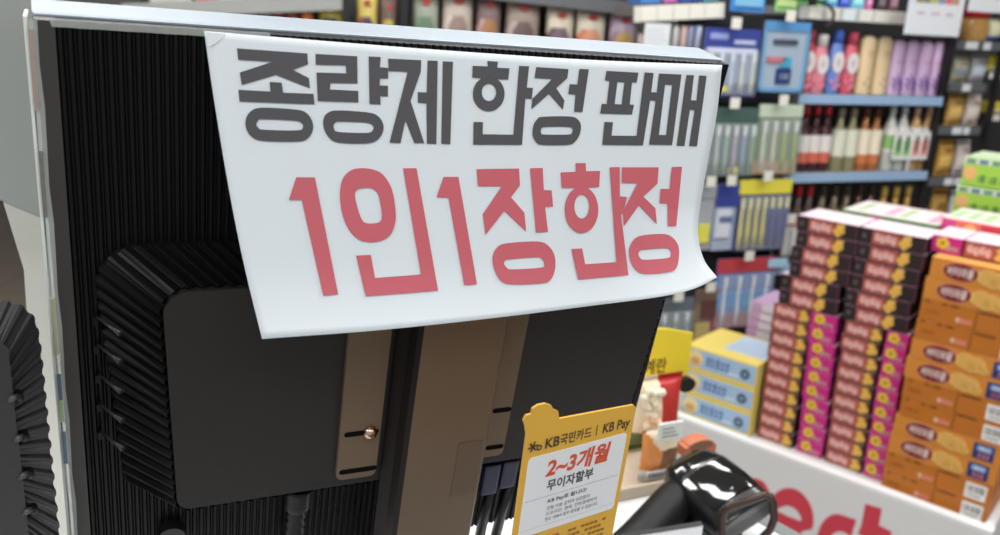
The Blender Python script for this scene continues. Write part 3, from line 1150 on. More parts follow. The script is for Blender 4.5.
def snacks():
    # beige tray on the counter
    a = flat(628, 500, ZC)
    X = w((1, -.10, .42))
    X.z = 0
    X.normalize()
    Y = UP.cross(X)
    M = at(V((a.x, a.y, ZC + .0005)), X, Y)
    Mi = M.inverted()
    be = mat((196, 180, 160), .7, noise=.05, scale=40)
    t = thing('snack_tray', 'beige cardboard tray on the counter holding the small snack packs', 'tray', M)
    mb = MB().box((-.06, 0, 0), (.085, .09, .004), be)
    mb.box((-.06, 0, .004), (.085, .003, .014), be).box((-.06, .087, .004), (.085, .09, .03), be).box((-.06, .003, .004), (-.057, .087, .014), be).box((.082, .003, .004), (.085, .087, .014), be)
    mb.build('tray', t)

    def loc(px, py, y):
        p0 = M @ V((0, y, 0))
        return Mi @ hit(px, py, p0, Y)

    def pack(name, label, cat, x0, x1, yt, yb, y, colour, dp, group=None):
        p, q, r = loc(x0, (yt + yb) / 2, y), loc(x1, (yt + yb) / 2, y), loc((x0 + x1) / 2, yt, y)
        s = loc((x0 + x1) / 2, yb, y)
        wd = q.x - p.x
        z0 = max(.005, s.z)
        tt = thing(name, label, cat, M @ at(V(((p.x + q.x) / 2, y + dp / 2, z0))), group)
        return tt, wd, r.z - z0
    red, cream = mat((190, 52, 48), .35), mat((232, 214, 186), .4)
    grn, org = mat((96, 116, 74), .35), mat((222, 142, 74), .4)
    brn = mat((120, 82, 56), .4)
    # popcorn bag: cream popcorn left, red right
    tt, wd, ht = pack('popcorn_bag', 'small popcorn snack bag with red corner, below the yellow sign', 'snack bag', 636, 686, 380, 452, .040, None, .03)

    def col(u, v):
        if v < .28:
            return grn if u < .55 else cream
        return cream if u < .48 else red
    pillow(MB(), wd, ht, .03, col).build('bag', tt)
    mb = MB()
    rnd = random.Random(3)
    for k in range(22):
        u, v = rnd.uniform(-.36, .0) * wd, rnd.uniform(.38, .86) * ht
        mb.lathe([(.0005, -.004), (.0045, -.002), (.005, .001), (.003, .004), (.0005, .0045)], mat((240, 228, 200), .6), (u, -.0135 + rnd.uniform(-.001, .002), v), 8)
    mb.build('popcorn_picture', tt)
    # orange pack
    tt, wd, ht = pack('biscuit_pack', 'small orange and cream snack pack with dark brown picture, in the beige tray', 'snack pack', 645, 682, 430, 497, .012, None, .022)

    def col2(u, v):
        if v < .22:
            return mat((224, 226, 226), .4)
        if .25 < v < .62 and .45 < u < .95:
            return brn
        return org if (u + v) < 1.0 else cream
    pillow(MB(), wd, ht, .022, col2).build('bag', tt)
    mb = MB().box((-wd * .45, -.0135, ht * .12), (wd * .2, -.012, ht * .26), mat((214, 216, 220), .4))
    for k in range(7):
        mb.box((-wd * .40 + k * wd * .08, -.0139, ht * .15), (-wd * .36 + k * wd * .08, -.0134, ht * .235), mat((70, 70, 90), .5))
    mb.build('label_strip', tt)
    # white price clip
    tt, wd, ht = pack('price_clip', 'small white price clip on the front of the popcorn bag', 'price tag', 659, 683, 423, 440, .008, None, .003)
    MB().box((-wd / 2, -.0015, 0), (wd / 2, .0015, ht), mat((226, 230, 224), .4), bev=.0008).build('tag', tt)
    mb = MB()
    for k in range(3):
        mb.box((-wd * .35, -.0019, ht * (.22 + k * .22)), (wd * (.3 - k * .1), -.0014, ht * (.30 + k * .22)), mat((150, 158, 150), .5))
    mb.build('print', tt)
    # orange round-topped pack behind
    tt, wd, ht = pack('orange_pouch', 'orange and brown round topped snack pouch just behind the scanner', 'snack pack', 684, 714, 441, 496, .05, None, .02)
    MB().prism([(-wd / 2, 0), (wd / 2, 0), (wd / 2, ht * .55)] + [(wd * .42 * math.cos(math.radians(a)), ht * .60 + ht * .38 * math.sin(math.radians(a))) for a in range(10, 171, 16)] + [(-wd / 2, ht * .62)], -.009, .009, mat((206, 122, 88), .45), front=mat((206, 122, 88), .45)).build('pouch', tt)
    MB().disc((0, ht * .68), wd * .38, ht * .29, -.0096, mat((140, 104, 80), .5), 24, -.009).build('picture', tt)
    # yellow sign with Korean letters, standing behind the bags
    tt, wd, ht = pack('yellow_sign', 'bright yellow sign card with black Korean letters at the right edge of the monitor', 'sign', 628, 690, 330, 388, .082, None, .003)
    yl = mat((240, 214, 52), .5)
    MB().prism([(-wd / 2, 0), (wd / 2 - .001, -ht * .02), (wd / 2, ht * .88), (wd * .1, ht), (-wd / 2, ht * 1.08)], -.0015, .0015, yl).build('card', tt)
    mb = MB()
    text_fit(mb, '계란', -wd * .22, ht * .26, wd * .34, ht * .26, -.0019, mat((60, 56, 30), .6), .012)
    mb.build('lettering', tt)
    MB().box((-.004, .002, -.09), (.004, .006, ht * .5), mat((70, 70, 72), .4)).build('prop', tt)
    tt, wd, ht = pack('black_clip', 'small round black clip at the lower corner of the yellow sign', 'clip', 679, 695, 378, 392, .066, None, .006)
    MB().disc((0, ht / 2), wd / 2, ht / 2, -.004, mat((26, 28, 32), .3), 20, .004).build('clip', tt)


snacks()


# ------------------------------------------------------------------ floor display of boxed biscuits
D1 = w((-1033, -299.5, 860))
D1.z = 0
D1.normalize()
BX = -D1                                         # along the fronts, towards the right of the photo
BY = UP.cross(BX)                                # into the display
ZT = P(884, 488, 2.1).z                          # height the boxes stand on
B0 = flat(881.5, 487, ZT)                        # lower left front corner of the orange stack


def bx(px, py, off=0.0):
    """point of the front plane (moved off metres into the display) as (s, z)"""
    p = hit(px, py, B0 + BY * off, BY)
    return ((p - B0).dot(BX), p.z)


def bm_at(s, z, off=0.0, rot=0.0):
    c, n = math.cos(rot), math.sin(rot)
    p = B0 + BX * s + BY * off
    return at((p.x, p.y, z), BX * c + BY * n, BY * c - BX * n)


def glyph_strokes(mb, x0, z0, wd, ht, n, y, mt, seed=1):
    """soft unreadable strokes where the printing cannot be read"""
    r = random.Random(seed)
    cw = wd / n
    for k in range(n):
        a = x0 + k * cw
        mb.box((a + cw * .08, y, z0 + ht * .55), (a + cw * .85, y + .0003, z0 + ht * .75), mt)
        mb.box((a + cw * (.2 + .3 * r.random()), y, z0), (a + cw * (.45 + .3 * r.random()), y + .0003, z0 + ht), mt)
        mb.box((a + cw * .1, y, z0 + ht * .05), (a + cw * .8, y + .0003, z0 + ht * (.2 + .1 * r.random())), mt)


def blob_words(mb, x0, z0, wd, ht, n, y, mt, gap):
    """plump light letters too blurred to read"""
    cw = wd / n
    for k in range(n):
        cx_, cz_ = x0 + cw * (k + .5), z0 + ht * (.5 + .08 * (-1) ** k)
        mb.disc((cx_, cz_), cw * .50, ht * .46, y, mt, 14, y + .0006)
        mb.disc((cx_ + cw * .1, cz_ + ht * .08), cw * .16, ht * .12, y - .0003, gap, 8, y)


choc = mat((42, 31, 34), .42)
mag = mat((196, 40, 128), .4)
redl = mat((178, 88, 78), .42, noise=.08, scale=60)
pale = mat((226, 184, 178), .45)
gold = mat((224, 178, 84), .45, noise=.2, scale=120)
pink_top = mat((238, 218, 226), .4)


def long_box(W, H, D):
    t = thing('biscuit_box', '-', 'snack box')
    MB().box((0, 0, 0), (W, D, H), choc, top=pink_top, bev=.0012).build('carton', t)
    mb = MB().box((.0, -.0004, H - .0035), (W, .0002, H - .0005), mat((92, 44, 68), .4))
    mb.box((W * .975, -.0004, 0), (W, .0002, H - .004), mat((92, 44, 68), .4))
    mb.build('edge_stripe', t)
    mb = MB().box((W * .20, -.0006, H * .08), (W * .62, .0002, H * .90), redl)
    blob_words(mb, W * .24, H * .20, W * .33, H * .56, 4, -.0010, pale, redl)
    mb.build('label', t)
    mb = MB()
    for i, (cx_, cz_, r) in enumerate(((.70, .70, .21), (.655, .40, .20), (.735, .46, .22), (.69, .22, .18), (.75, .78, .14), (.70, .48, .2))):
        mb.disc((W * cx_, H * cz_), H * r, H * r, -.0010 - .0003 * i, gold, 14, .0002)
    mb.build('biscuit_picture', t)
    mb = MB()
    mb.disc((W * .08, H * .5), H * .11, H * .16, -.0006, mat((96, 84, 88), .5), 10, .0002)
    mb.build('seal_mark', t)
    return t


def red_box(W, H, D):
    t = thing('biscuit_box', '-', 'snack box')
    MB().box((0, 0, 0), (W, D, H), choc, top=pink_top, bev=.0012).build('carton', t)
    mb = MB().box((W * .03, -.0006, H * .07), (W * .70, .0002, H * .93), redl)
    blob_words(mb, W * .09, H * .22, W * .52, H * .54, 4, -.0010, pale, redl)
    mb.build('label', t)
    mb = MB().box((W * .70, -.0005, H * .07), (W * .95, .0002, H * .93), mat((120, 70, 40), .5))
    for i, (cx_, cz_, r) in enumerate(((.80, .68, .22), (.88, .38, .22), (.78, .28, .2), (.84, .54, .14))):
        mb.disc((W * cx_, H * cz_), H * r, H * r, -.0010 - .0003 * i, gold, 14, .0002)
    mb.build('biscuit_picture', t)
    return t


def mag_box(W, H, D):
    t = thing('biscuit_box', '-', 'snack box')
    MB().box((0, 0, 0), (W, D, H), mag, top=pink_top, bev=.0012).build('carton', t)
    mb = MB()
    for k in range(5):
        a = k * 1.2566
        mb.disc((W * .36 + H * .20 * math.cos(a), H * .58 + H * .20 * math.sin(a)), H * .17, H * .17, -.0010 - .0002 * k, mat((226, 190, 60), .45), 10, .0002)
    mb.disc((W * .36, H * .58), H * .10, H * .10, -.0022, mat((150, 104, 50), .5), 10, .0002)
    mb.build('flower_picture', t)
    mb = MB()
    glyph_strokes(mb, W * .50, H * .18, W * .40, H * .3, 3, -.0008, mat((190, 196, 170), .5), 8)
    mb.build('print', t)
    return t


orange = mat((208, 134, 54), .42, noise=.06, scale=25)
orange_d = mat((186, 110, 34), .45, noise=.06, scale=25)
maroon = mat((120, 26, 34), .4)
white = mat((236, 236, 234), .4)


def waffle_front(W, H, D):
    t = thing('waffle_box', '-', 'snack box')
    MB().box((0, 0, 0), (W, D, H), orange, top=mat((222, 160, 84), .42), bev=.0012).build('carton', t)
    mb = MB()
    mb.disc((W * .27, H * .52), W * .160, H * .43, -.0008, mat((200, 130, 110), .4), 26, .0002)
    mb.disc((W * .27, H * .52), W * .150, H * .385, -.0012, maroon, 26, .0002)
    text_fit(mb, '버터와플', W * .155, H * .29, W * .23, H * .46, -.0015, mat((236, 214, 206), .4), .02, .1)
    mb.build('logo_oval', t)
    mb = MB()
    for cx_, cz_, r in ((.50, .52, .38), (.60, .46, .36), (.555, .30, .26), (.66, .26, .22)):
        mb.disc((W * cx_, H * cz_), H * r * 1.15, H * r, -.0010 - .0004 * r, mat((222, 176, 96), .5, noise=.15, scale=90), 18, .0002)
        for k in (-1, 0, 1):
            mb.box((W * cx_ + H * r * .45 * k - .0008, -.0016, H * (cz_ - r * .7)), (W * cx_ + H * r * .45 * k + .0008, -.0010, H * (cz_ + r * .7)), mat((196, 144, 64), .5))
    mb.build('waffle_picture', t)
    mb = MB().box((W * .745, -.0008, H * .08), (W * .93, .0002, H * .86), mat((38, 52, 110), .4))
    mb.box((W * .775, -.0011, H * .50), (W * .905, -.0007, H * .76), mat((120, 156, 214), .4))
    glyph_strokes(mb, W * .79, H * .54, W * .10, H * .18, 4, -.0014, white, 2)
    glyph_strokes(mb, W * .79, H * .16, W * .11, H * .26, 3, -.0012, mat((200, 120, 140), .4), 5)
    mb.build('blue_label', t)
    return t


def waffle_back(W, H, D):
    t = thing('waffle_box', '-', 'snack box')
    MB().box((0, 0, 0), (W, D, H), orange_d, top=mat((222, 160, 84), .42), bev=.0012).build('carton', t)
    dk = mat((96, 52, 18), .5)
    for a, b in ((.04, .075), (.19, .23), (.27, .335), (.52, .70)):
        MB().box((W * a, -.0005, H * .86), (W * b, .0003, H * .95), dk).build('tear_slit', t)
    MB().box((W * .496, -.0004, 0), (W * .504, .0003, H), dk).build('seam', t)
    mb = MB()
    glyph_strokes(mb, W * .05, H * .40, W * .13, H * .10, 8, -.0006, mat((150, 84, 26), .5), 3)
    mb.disc((W * .345, H * .32), W * .02, H * .13, -.0006, mat((224, 180, 160), .4), 12, .0002)
    mb.box((W * .36, -.0006, H * .18), (W * .47, .0002, H * .42), mat((214, 130, 104), .4))
    mb.build('print', t)
    mb = MB().box((W * .765, -.0006, H * .06), (W * .955, .0002, H * .84), white)
    r = random.Random(2)
    x = .785
    while x < .93:
        wd = r.choice((.003, .005, .008))
        mb.box((W * x, -.0009, H * .38), (W * (x + wd), -.0005, H * .72), mat((50, 50, 52), .5))
        x += wd + r.choice((.004, .006, .008))
    mb.box((W * .79, -.0009, H * .2), (W * .92, -.0005, H * .25), mat((90, 90, 92), .5))
    mb.build('barcode_label', t)
    return t


def display():
    # white bin: top ledge, front wall, letters
    OFF = -.05
    a, b = bx(690, 412, OFF), bx(1000, 530, OFF)
    zl = (a[1] + b[1]) / 2
    print('LEDGE z', a, b, 'ZT', ZT)
    zl = ZT + .012
    s0, s1 = -.70, bx(992, 527, OFF)[0]
    t = thing('display_bin', 'white display bin with large red letters on its front, filled with biscuit boxes', 'display bin', bm_at(0, 0, OFF))
    wp = mat((222, 224, 226), .5, bump=.12, scale=9, noise=.02)
    mb = MB()
    mb.box((s0, 0, 0), (s1, .02, zl), wp, bev=.006)
    mb.box((s1 - .02, .0201, 0), (s1, .74, zl), wp, bev=.006)
    mb.build('bin_wall', t)
    MB().box((s0, .0, ZT + .004), (s1 + .004, .028, zl + .004), mat((238, 240, 242), .35), bev=.003).build('ledge', t)
    MB().box((s0, .03, ZT - .06), (s1 - .03, .74, ZT - .001), mat((205, 205, 203), .6)).build('deck', t)
    MB().box((s0 + .02, .04, 0), (s1 - .04, .70, ZT - .062), mat((120, 120, 120), .7)).build('base', t)
    rd = mat((206, 64, 82), .45)

    def loc(px, py):
        s, z = bx(px, py, OFF)
        return V((s, z))

    def pr(pts, k=6, sm=True):
        l = [loc(760 + x / 7.14, 470 + y / 7.14) for x, y in pts]
        return smooth_loop(l, k) if sm else l
    mb = MB()
    e_out = pr([(95, 300), (80, 240), (100, 180), (150, 140), (210, 128), (280, 150), (340, 210), (375, 290), (382, 360), (370, 420), (300, 440), (240, 520), (130, 440)])
    e_hole = pr([(120, 285), (170, 258), (215, 258), (260, 285), (290, 330), (290, 362), (240, 345), (170, 315)])
    c_out = pr([(420, 430), (450, 370), (500, 325), (560, 315), (640, 340), (685, 360), (665, 425), (650, 470), (590, 440), (540, 445), (500, 480), (480, 540), (520, 640), (600, 690), (560, 760), (460, 700), (410, 600), (405, 500)])
    t_out = pr([(752, 240), (870, 275), (850, 395), (940, 440), (925, 500), (835, 470), (810, 600), (830, 640), (870, 655), (850, 720), (760, 690), (715, 620), (735, 470), (700, 455), (712, 420), (725, 390)], sm=False)
    left = pr([(-200, 240), (-140, 120), (-60, 60), (20, 80), (60, 140), (80, 200), (50, 330), (-60, 420), (-180, 380)])
    for lp in ((e_out, e_hole), (c_out,), (t_out,), (left,)):
        for tri in fill2d(lp, .03):
            mb.face([V((p.x, -.0006, p.y)) for p in tri], rd)
    mb.build('red_letters', t)

    # ---- chocolate biscuits: two upper blocks of long boxes over four columns of end-on boxes
    z_top, z_mid = bx(798, 217)[1], bx(779, 306)[1]
    H = (z_top - z_mid) / 6
    lows = (z_mid - ZT) / 10
    print('choco H', H, 'low', lows)
    grp_l, grp_m = 'long dark biscuit boxes of the upper blocks', 'biscuit boxes of the lower columns'
    OC = .03
    Wl = (bx(852, 262, OC)[0] - bx(792, 250, OC)[0])
    print('choco W', Wl)
    proto = long_box(Wl, H * .985, .13)
    ul = [798, 797, 792, 790.5, 781, 779.5]
    ur = [860, 858, 853.5, 851, 845.5, 844]
    for blk, xs, nm in (('left', ul, 'left'), ('right', ur, 'right')):
        top = bx(xs[0], 217 if nm == 'left' else 229, OC)[1]
        bot = bx(xs[-1], 306 if nm == 'left' else 322, OC)[1]
        h = (top - bot) / 6
        print(nm, top, bot)
        for k in range(6):
            y = (217 + k * 15) if nm == 'left' else (231 + k * 15.6)
            s = bx(xs[k], y, OC)[0]
            place(proto, bm_at(s, z_mid + (5 - k) * H, OC), 'long dark biscuit box with red label in the upper %s block, %s' % (nm, ordw(k, 6)), grp_l)
    # lower columns
    Hl = lows
    cols = [('red', (774, 309), (757, 437), 37, 'red labelled', 'leftmost low column'), ('mag', (811, 320), (797, 449), 26, 'magenta', 'second low column from the left'),
            ('red', (844, 325), (824, 462), 39, 'red labelled', 'second low column from the right'), ('mag', (886, 337), (862.5, 474), 22, 'magenta', 'low column beside the waffle boxes')]
    protos = {}
    for kind, tp, bt, wpx, word, where in cols:
        sa, sb = bx(tp[0], tp[1], OC)[0], bx(bt[0], bt[1], OC)[0]
        Wd = bx(tp[0] + wpx, tp[1] + wpx * .22, OC)[0] - sa
        print(kind, sa, sb, Wd)
        pr_ = red_box(Wd, Hl * .985, .13) if kind == 'red' else mag_box(Wd, Hl * .985, .13)
        for k in range(10):
            f = k / 9.0
            # the lower boxes were set down in small steps
            s = sa + (sb - sa) * (math.floor(f * 9 / 2.0) * 2 / 9.0) + random.uniform(-.002, .002)
            place(pr_, bm_at(s, ZT + (9 - k) * Hl, OC), '%s biscuit box in the %s, %s' % (word, where, ordw(k, 10)), grp_m)
    # boxes of the row behind, on top: they carry the flat packs
    top_z = z_mid + 6 * H
    pw = mat((240, 226, 230), .4)
    # second row behind, orange/red side ends seen above the waffle boxes
    s = bx(932, 241, OC)[0]
    pm = mag_box(Wl * .42, H * .985, .13)
    zw = ZT + 12 * ((bx(932, 256)[1] - ZT) / 12) + .001
    place(pm, bm_at(bx(931, 247, .05)[0], zw, .05), 'magenta biscuit box end just above the orange waffle boxes', grp_m)
    pr2 = red_box(Wl * .62, H * .985, .13)
    place(pr2, bm_at(bx(931, 247, .05)[0] + Wl * .44, zw, .05), 'red labelled biscuit box just above the orange waffle boxes', grp_m)
    # ---- orange waffle boxes
    xs = [(932, 257), (926, 275), (922, 296), (917, 317), (912, 338), (906, 359), (904, 380), (901, 399), (895, 416), (890, 435), (886, 454), (883, 471)]
    z0 = ZT
    zt = bx(932, 256)[1]
    Hw = (zt - z0) / 12
    Ww = bx(986, 527)[0] - bx(881.5, 487)[0]
    print('waffle', Hw, Ww)
    pf, pb = waffle_front(Ww, Hw * .985, .16), waffle_back(Ww, Hw * .985, .16)
    for k, (x, y) in enumerate(xs):
        s = bx(x - 1.5, y + 10)[0]
        fr = (k // 2) % 2 == 0
        place(pf if fr else pb, bm_at(s, z0 + (11 - k) * Hw), ('orange waffle box with red oval logo, %s of its stack' if fr else 'orange waffle box showing its plain side, %s of its stack') % ordw(k, 12), 'orange waffle boxes')
    # ---- custard boxes, blue and yellow, far left
    za, zb2 = bx(690, 343)[1], ZT
    s_l, s_r = bx(690, 400, .0)[0], bx(757, 432, .0)[0]
    Hc = None
    zc = bx(691, 345, .0)[1]
    Hc = (zc - ZT) / 3
    print('custard', s_l, s_r, Hc)
    Wc = bx(763, 372, 0)[0] - bx(692, 346, 0)[0]
    t = thing('custard_box', '-', 'snack box')
    ye, bl = mat((236, 212, 112), .42), mat((164, 194, 224), .42, noise=.08, scale=30)
    MB().box((0, 0, 0), (Wc, .20, Hc * .985), ye, bev=.0015).build('carton', t)
    mb = MB().box((Wc * .02, -.0006, Hc * .16), (Wc * .99, .0002, Hc * .90), bl)
    glyph_strokes(mb, Wc * .30, Hc * .35, Wc * .34, Hc * .40, 5, -.0011, mat((66, 96, 160), .4), 6)
    mb.box((Wc * .62, -.0009, Hc * .28), (Wc * .76, -.0004, Hc * .36), mat((226, 232, 238), .4))
    mb.build('label', t)
    mb = MB().disc((Wc * .15, Hc * .54), Wc * .11, Hc * .33, -.0010, mat((236, 214, 160), .5), 20, .0002)
    mb.disc((Wc * .15, Hc * .42), Wc * .07, Hc * .16, -.0014, mat((214, 164, 84), .5), 16, .0002)
    mb.build('cake_picture', t)
    mb = MB().disc((Wc * .85, Hc * .5), Wc * .065, Hc * .2, -.0010, mat((60, 76, 92), .4), 18, .0002)
    mb.disc((Wc * .85, Hc * .5), Wc * .03, Hc * .08, -.0013, mat((140, 170, 200), .4), 14, .0002)
    mb.build('emblem', t)
    mb = MB().box((Wc * .40, .05, Hc * .985 - .0002), (Wc * .98, .19, Hc * .985 + .0006), mat((190, 210, 232), .4))
    mb.build('top_picture', t)
    for k in range(3):
        s = bx((692, 690, 686)[k], (350, 375, 398)[k])[0]
        place(t, bm_at(min(s + .004, -.352 - Wc), ZT + (2 - k) * Hc), 'blue and yellow custard cake box, %s of three' % ('topmost', 'middle one', 'lowest')[k], 'custard cake boxes')

    # ---- pale lavender pack stack behind the custard boxes
    lv = mat((196, 160, 196), .45)
    s_a, z_a = bx(752, 300, .25)
    s_b, z_b = bx(777, 302, .25)
    _, z_c = bx(748, 345, .25)
    hh = (z_a - z_c) / 5
    t = thing('tissue_pack', '-', 'tissue pack')
    MB().box((0, 0, 0), (s_b - s_a, .16, hh * .96), lv, bev=.004).build('wrapper', t)
    MB().box(((s_b - s_a) * .45, -.001, hh * .1), ((s_b - s_a) * .98, .0002, hh * .86), mat((222, 214, 222), .4)).build('label', t)
    n = int((z_a - ZT) / hh)
    for k in range(n):
        if k > 6:
            break
        place(t, bm_at(s_a - .006 * k / 3, z_a - hh * (k + 1), .25), 'lavender and white wrapped pack beside the dark boxes, %s of its pile' % ordw(k, 7), 'lavender wrapped packs')
    zb_ = z_a - hh * min(n, 7)
    if zb_ > ZT + .01:
        st = thing('carton', 'plain cardboard carton under the pile of lavender packs', 'carton', bm_at(s_a - .02, ZT, .25))
        MB().box((0, 0, 0), (s_b - s_a + .02, .17, zb_ - ZT - .001), mat((170, 140, 105), .7), bev=.002).build('carton', st)

    # ---- flat green and white packs on the rows behind
    def flat_pack(name, label, cat, px, py, wpx, hz, off, dp, side, top, n=1, grp=None, deco=None):
        s, z = bx(px, py, off)
        wd = bx(px + wpx, py + wpx * .17, off)[0] - s
        h = hz
        t = thing(name, label, cat, bm_at(s, z - h, off), grp)
        MB().box((0, 0, 0), (wd, dp, h), side, top=top, bev=.0015).build('carton', t)
        if deco:
            deco(t, wd, h, dp)
        return t, s, z - h, wd

    def under(s, z, wd, off, dp, label):
        t = thing('carton', label, 'carton', bm_at(s + .004, ZT, off + .01))
        h = z - ZT - .0012
        MB().box((0, 0, 0), (wd - .008, dp - .02, h), mat((168, 138, 104), .7), bev=.002).build('carton', t)
    gt, wt = mat((178, 208, 160), .42), mat((236, 224, 224), .4)

    def deco_a(t, wd, h, dp):
        mb = MB().box((0 + wd * .04, -.0006, h * .1), (wd * .30, .0002, h * .9), mat((60, 150, 70), .4))
        mb.box((wd * .30, -.0006, h * .1), (wd * .42, .0002, h * .9), mat((206, 60, 150), .4))
        mb.box((wd * .42, -.0006, h * .1), (wd * .93, .0002, h * .9), mat((52, 130, 60), .4))
        glyph_strokes(mb, wd * .5, h * .25, wd * .3, h * .5, 4, -.001, mat((200, 214, 190), .4), 3)
        mb.build('print', t)
        mb = MB()
        for k in range(6):
            x = wd * (.1 + .15 * k)
            mb.box((x, dp * .15, h - .0002), (x + wd * .08, dp * .8, h + .0006), (gt, wt, mat((230, 166, 192), .4))[k % 3])
        mb.build('top_print', t)
    OB = .20
    t, s, z, wd = flat_pack('green_pack', 'flat pack with green printed side and pale top, behind the dark biscuit boxes', 'snack box', 843, 209, 96, .045, OB, .19, mat((70, 140, 76), .42), wt, deco=deco_a)
    under(s, z, wd, OB, .19, 'plain cardboard carton under the green and white flat pack')

    def deco_b(t, wd, h, dp):
        mb = MB().box((wd * .02, -.0006, h * .1), (wd * .22, .0002, h * .9), mat((214, 70, 150), .4))
        mb.box((wd * .22, -.0006, h * .1), (wd * .60, .0002, h * .9), mat((226, 116, 96), .4))
        mb.disc((wd * .45, h * .55), wd * .1, h * .3, -.0009, mat((238, 190, 110), .4), 14, .0001)
        mb.box((wd * .62, -.0006, h * .1), (wd * .98, .0002, h * .9), mat((206, 52, 60), .4))
        mb.build('print', t)
        mb = MB()
        for k in range(4):
            x = wd * (.06 + .24 * k)
            mb.box((x, dp * .15, h - .0002), (x + wd * .15, dp * .8, h + .0006), gt)
        mb.build('top_print', t)
    t, s, z, wd = flat_pack('pink_pack', 'flat pink and red pack with green printed top, right of the green pack', 'snack box', 942.5, 217, 66, .048, OB - .01, .18, mat((214, 80, 90), .42), wt, deco=deco_b)
    under(s, z, wd, OB - .01, .18, 'plain cardboard carton under the pink and red flat pack')
    # lime green boxes further right
    lime = mat((158, 204, 72), .42, noise=.05, scale=20)
    OL = .48
    s0_, z0_ = bx(966, 155, OL)
    _, z1_ = bx(962, 184, OL)
    hl = z0_ - z1_
    t = thing('lime_box', '-', 'snack box')
    Wg = .30
    MB().box((0, 0, 0), (Wg, .18, hl * .97), lime, top=mat((206, 226, 190), .4), bev=.002).build('carton', t)
    mb = MB().box((0.0, -.0006, hl * .74), (Wg, .0002, hl * .93), mat((206, 216, 200), .4))
    for k in range(7):
        mb.box((Wg * (.02 + k * .1), -.0011, hl * .76), (Wg * (.09 + k * .1), -.0005, hl * .90), (mat((96, 140, 116), .4), mat((96, 120, 150), .4))[k % 2])
    mb.build('top_band', t)
    mb = MB()
    glyph_strokes(mb, Wg * .12, hl * .14, Wg * .45, hl * .26, 5, -.0008, mat((86, 130, 66), .4), 5)
    mb.build('print', t)
    mb = MB().disc((Wg * .06, hl * .42), Wg * .055, hl * .24, -.0010, mat((222, 176, 110), .45), 16, .0002)
    mb.build('fruit_picture', t)
    place(t, bm_at(s0_, z1_, OL), 'lime green box, the upper of two at the right frame edge', 'lime green boxes')
    place(t, bm_at(s0_ - .006, z1_ - hl, OL), 'lime green box, the lower of two at the right frame edge', 'lime green boxes')
    k = z1_ - hl
    if k > ZT + .02:
        st = thing('carton', 'plain cardboard carton under the lime green boxes', 'carton', bm_at(s0_, ZT, OL))
        MB().box((0, 0, 0), (Wg - .06, .17, k - ZT - .001), mat((168, 138, 104), .7), bev=.002).build('carton', st)


display()


# ------------------------------------------------------------------ shelves along the back
G0 = P(860, 98, 3.0)
GX = w((2250, -132, 860))
GX.z = 0
GX.normalize()
GY = UP.cross(GX)


class Run:
    """a shelf run: s to the right along its front, off away from the camera, z up"""

    def __init__(self, o, x):
        self.o, self.x = o, x
        self.y = UP.cross(x)

    def at(self, px, py, off=0.0):
        p = hit(px, py, self.o + self.y * off, self.y)
        return ((p - self.o).dot(self.x), p.z)

    def m(self, s, z, off=0.0, tilt=0.0, yaw=0.0):
        p = self.o + self.x * s + self.y * off
        x, y = self.x, self.y
        c, n = math.cos(tilt), math.sin(tilt)
        X, Z = x * c + UP * n, UP * c - x * n
        return at((p.x, p.y, z), X, y, Z)


R1_ = Run(G0, GX)
steel = mat((30, 30, 32), .45)
shelf_m = mat((150, 152, 154), .5)
strip_blue = mat((158, 188, 222), .4, noise=.05, scale=40)
tagw = mat((232, 230, 220), .5)


def shelf(run, unit, px0, px1, py, strip, depth=.30, pyx=None, tags=(), tilt=0.0, strip_h=.030, board=None):
    """shelf board with a price strip along its front, a part of its shelving unit"""
    xm = pyx or (px0 + px1) / 2
    s0, s1 = run.at(px0, py)[0], run.at(px1, py)[0]
    z = run.at(xm, py)[1]
    M = run.m((s0 + s1) / 2, z, 0, tilt)
    L = s1 - s0

    def put(mb, name, parent):
        mb.v = [M @ q for q in mb.v]
        return mb.build(name, parent, world_space=True)
    t = put(MB().box((-L / 2, .004, -.028), (L / 2, depth, 0), board or shelf_m, bev=.002), 'shelf_board', unit)
    put(MB().box((-L / 2, -.004, -strip_h), (L / 2, .0035, .002), strip, bev=.001), 'price_strip', t)
    for (a, b, mt) in tags:
        ta, tb = run.at(a, py)[0] - (s0 + s1) / 2, run.at(b, py)[0] - (s0 + s1) / 2
        put(MB().box((ta, -.007, -strip_h * .95), (tb, -.0041, .0), mt, bev=.0006), 'price_tag', t)
    return z


def prof_bottle(kind, H, r):
    if kind == 'syrup':
        return [(r * .9, 0), (r, .02 * H), (r, .55 * H), (r * .85, .64 * H), (r * .42, .74 * H), (r * .36, .86 * H)], (.86, 1.0, r * .42)
    if kind == 'clear':
        return [(r * .9, 0), (r, .02 * H), (r, .58 * H), (r * .92, .66 * H), (r * .55, .78 * H), (r * .38, .84 * H), (r * .36, .90 * H)], (.90, 1.0, r * .43)
    if kind == 'shampoo':
        return [(r * .80, 0), (r * .9, .02 * H), (r, .25 * H), (r * .97, .6 * H), (r * .8, .78 * H), (r * .45, .82 * H)], (.80, 1.0, r * .62)
    if kind == 'lotion':
        return [(r * .85, 0), (r, .03 * H), (r, .86 * H), (r * .93, .94 * H), (r * .6, .985 * H), (r * .3, H)], None
    return [(r * .9, 0), (r, .03 * H), (r, .9 * H), (r * .5, H)], None


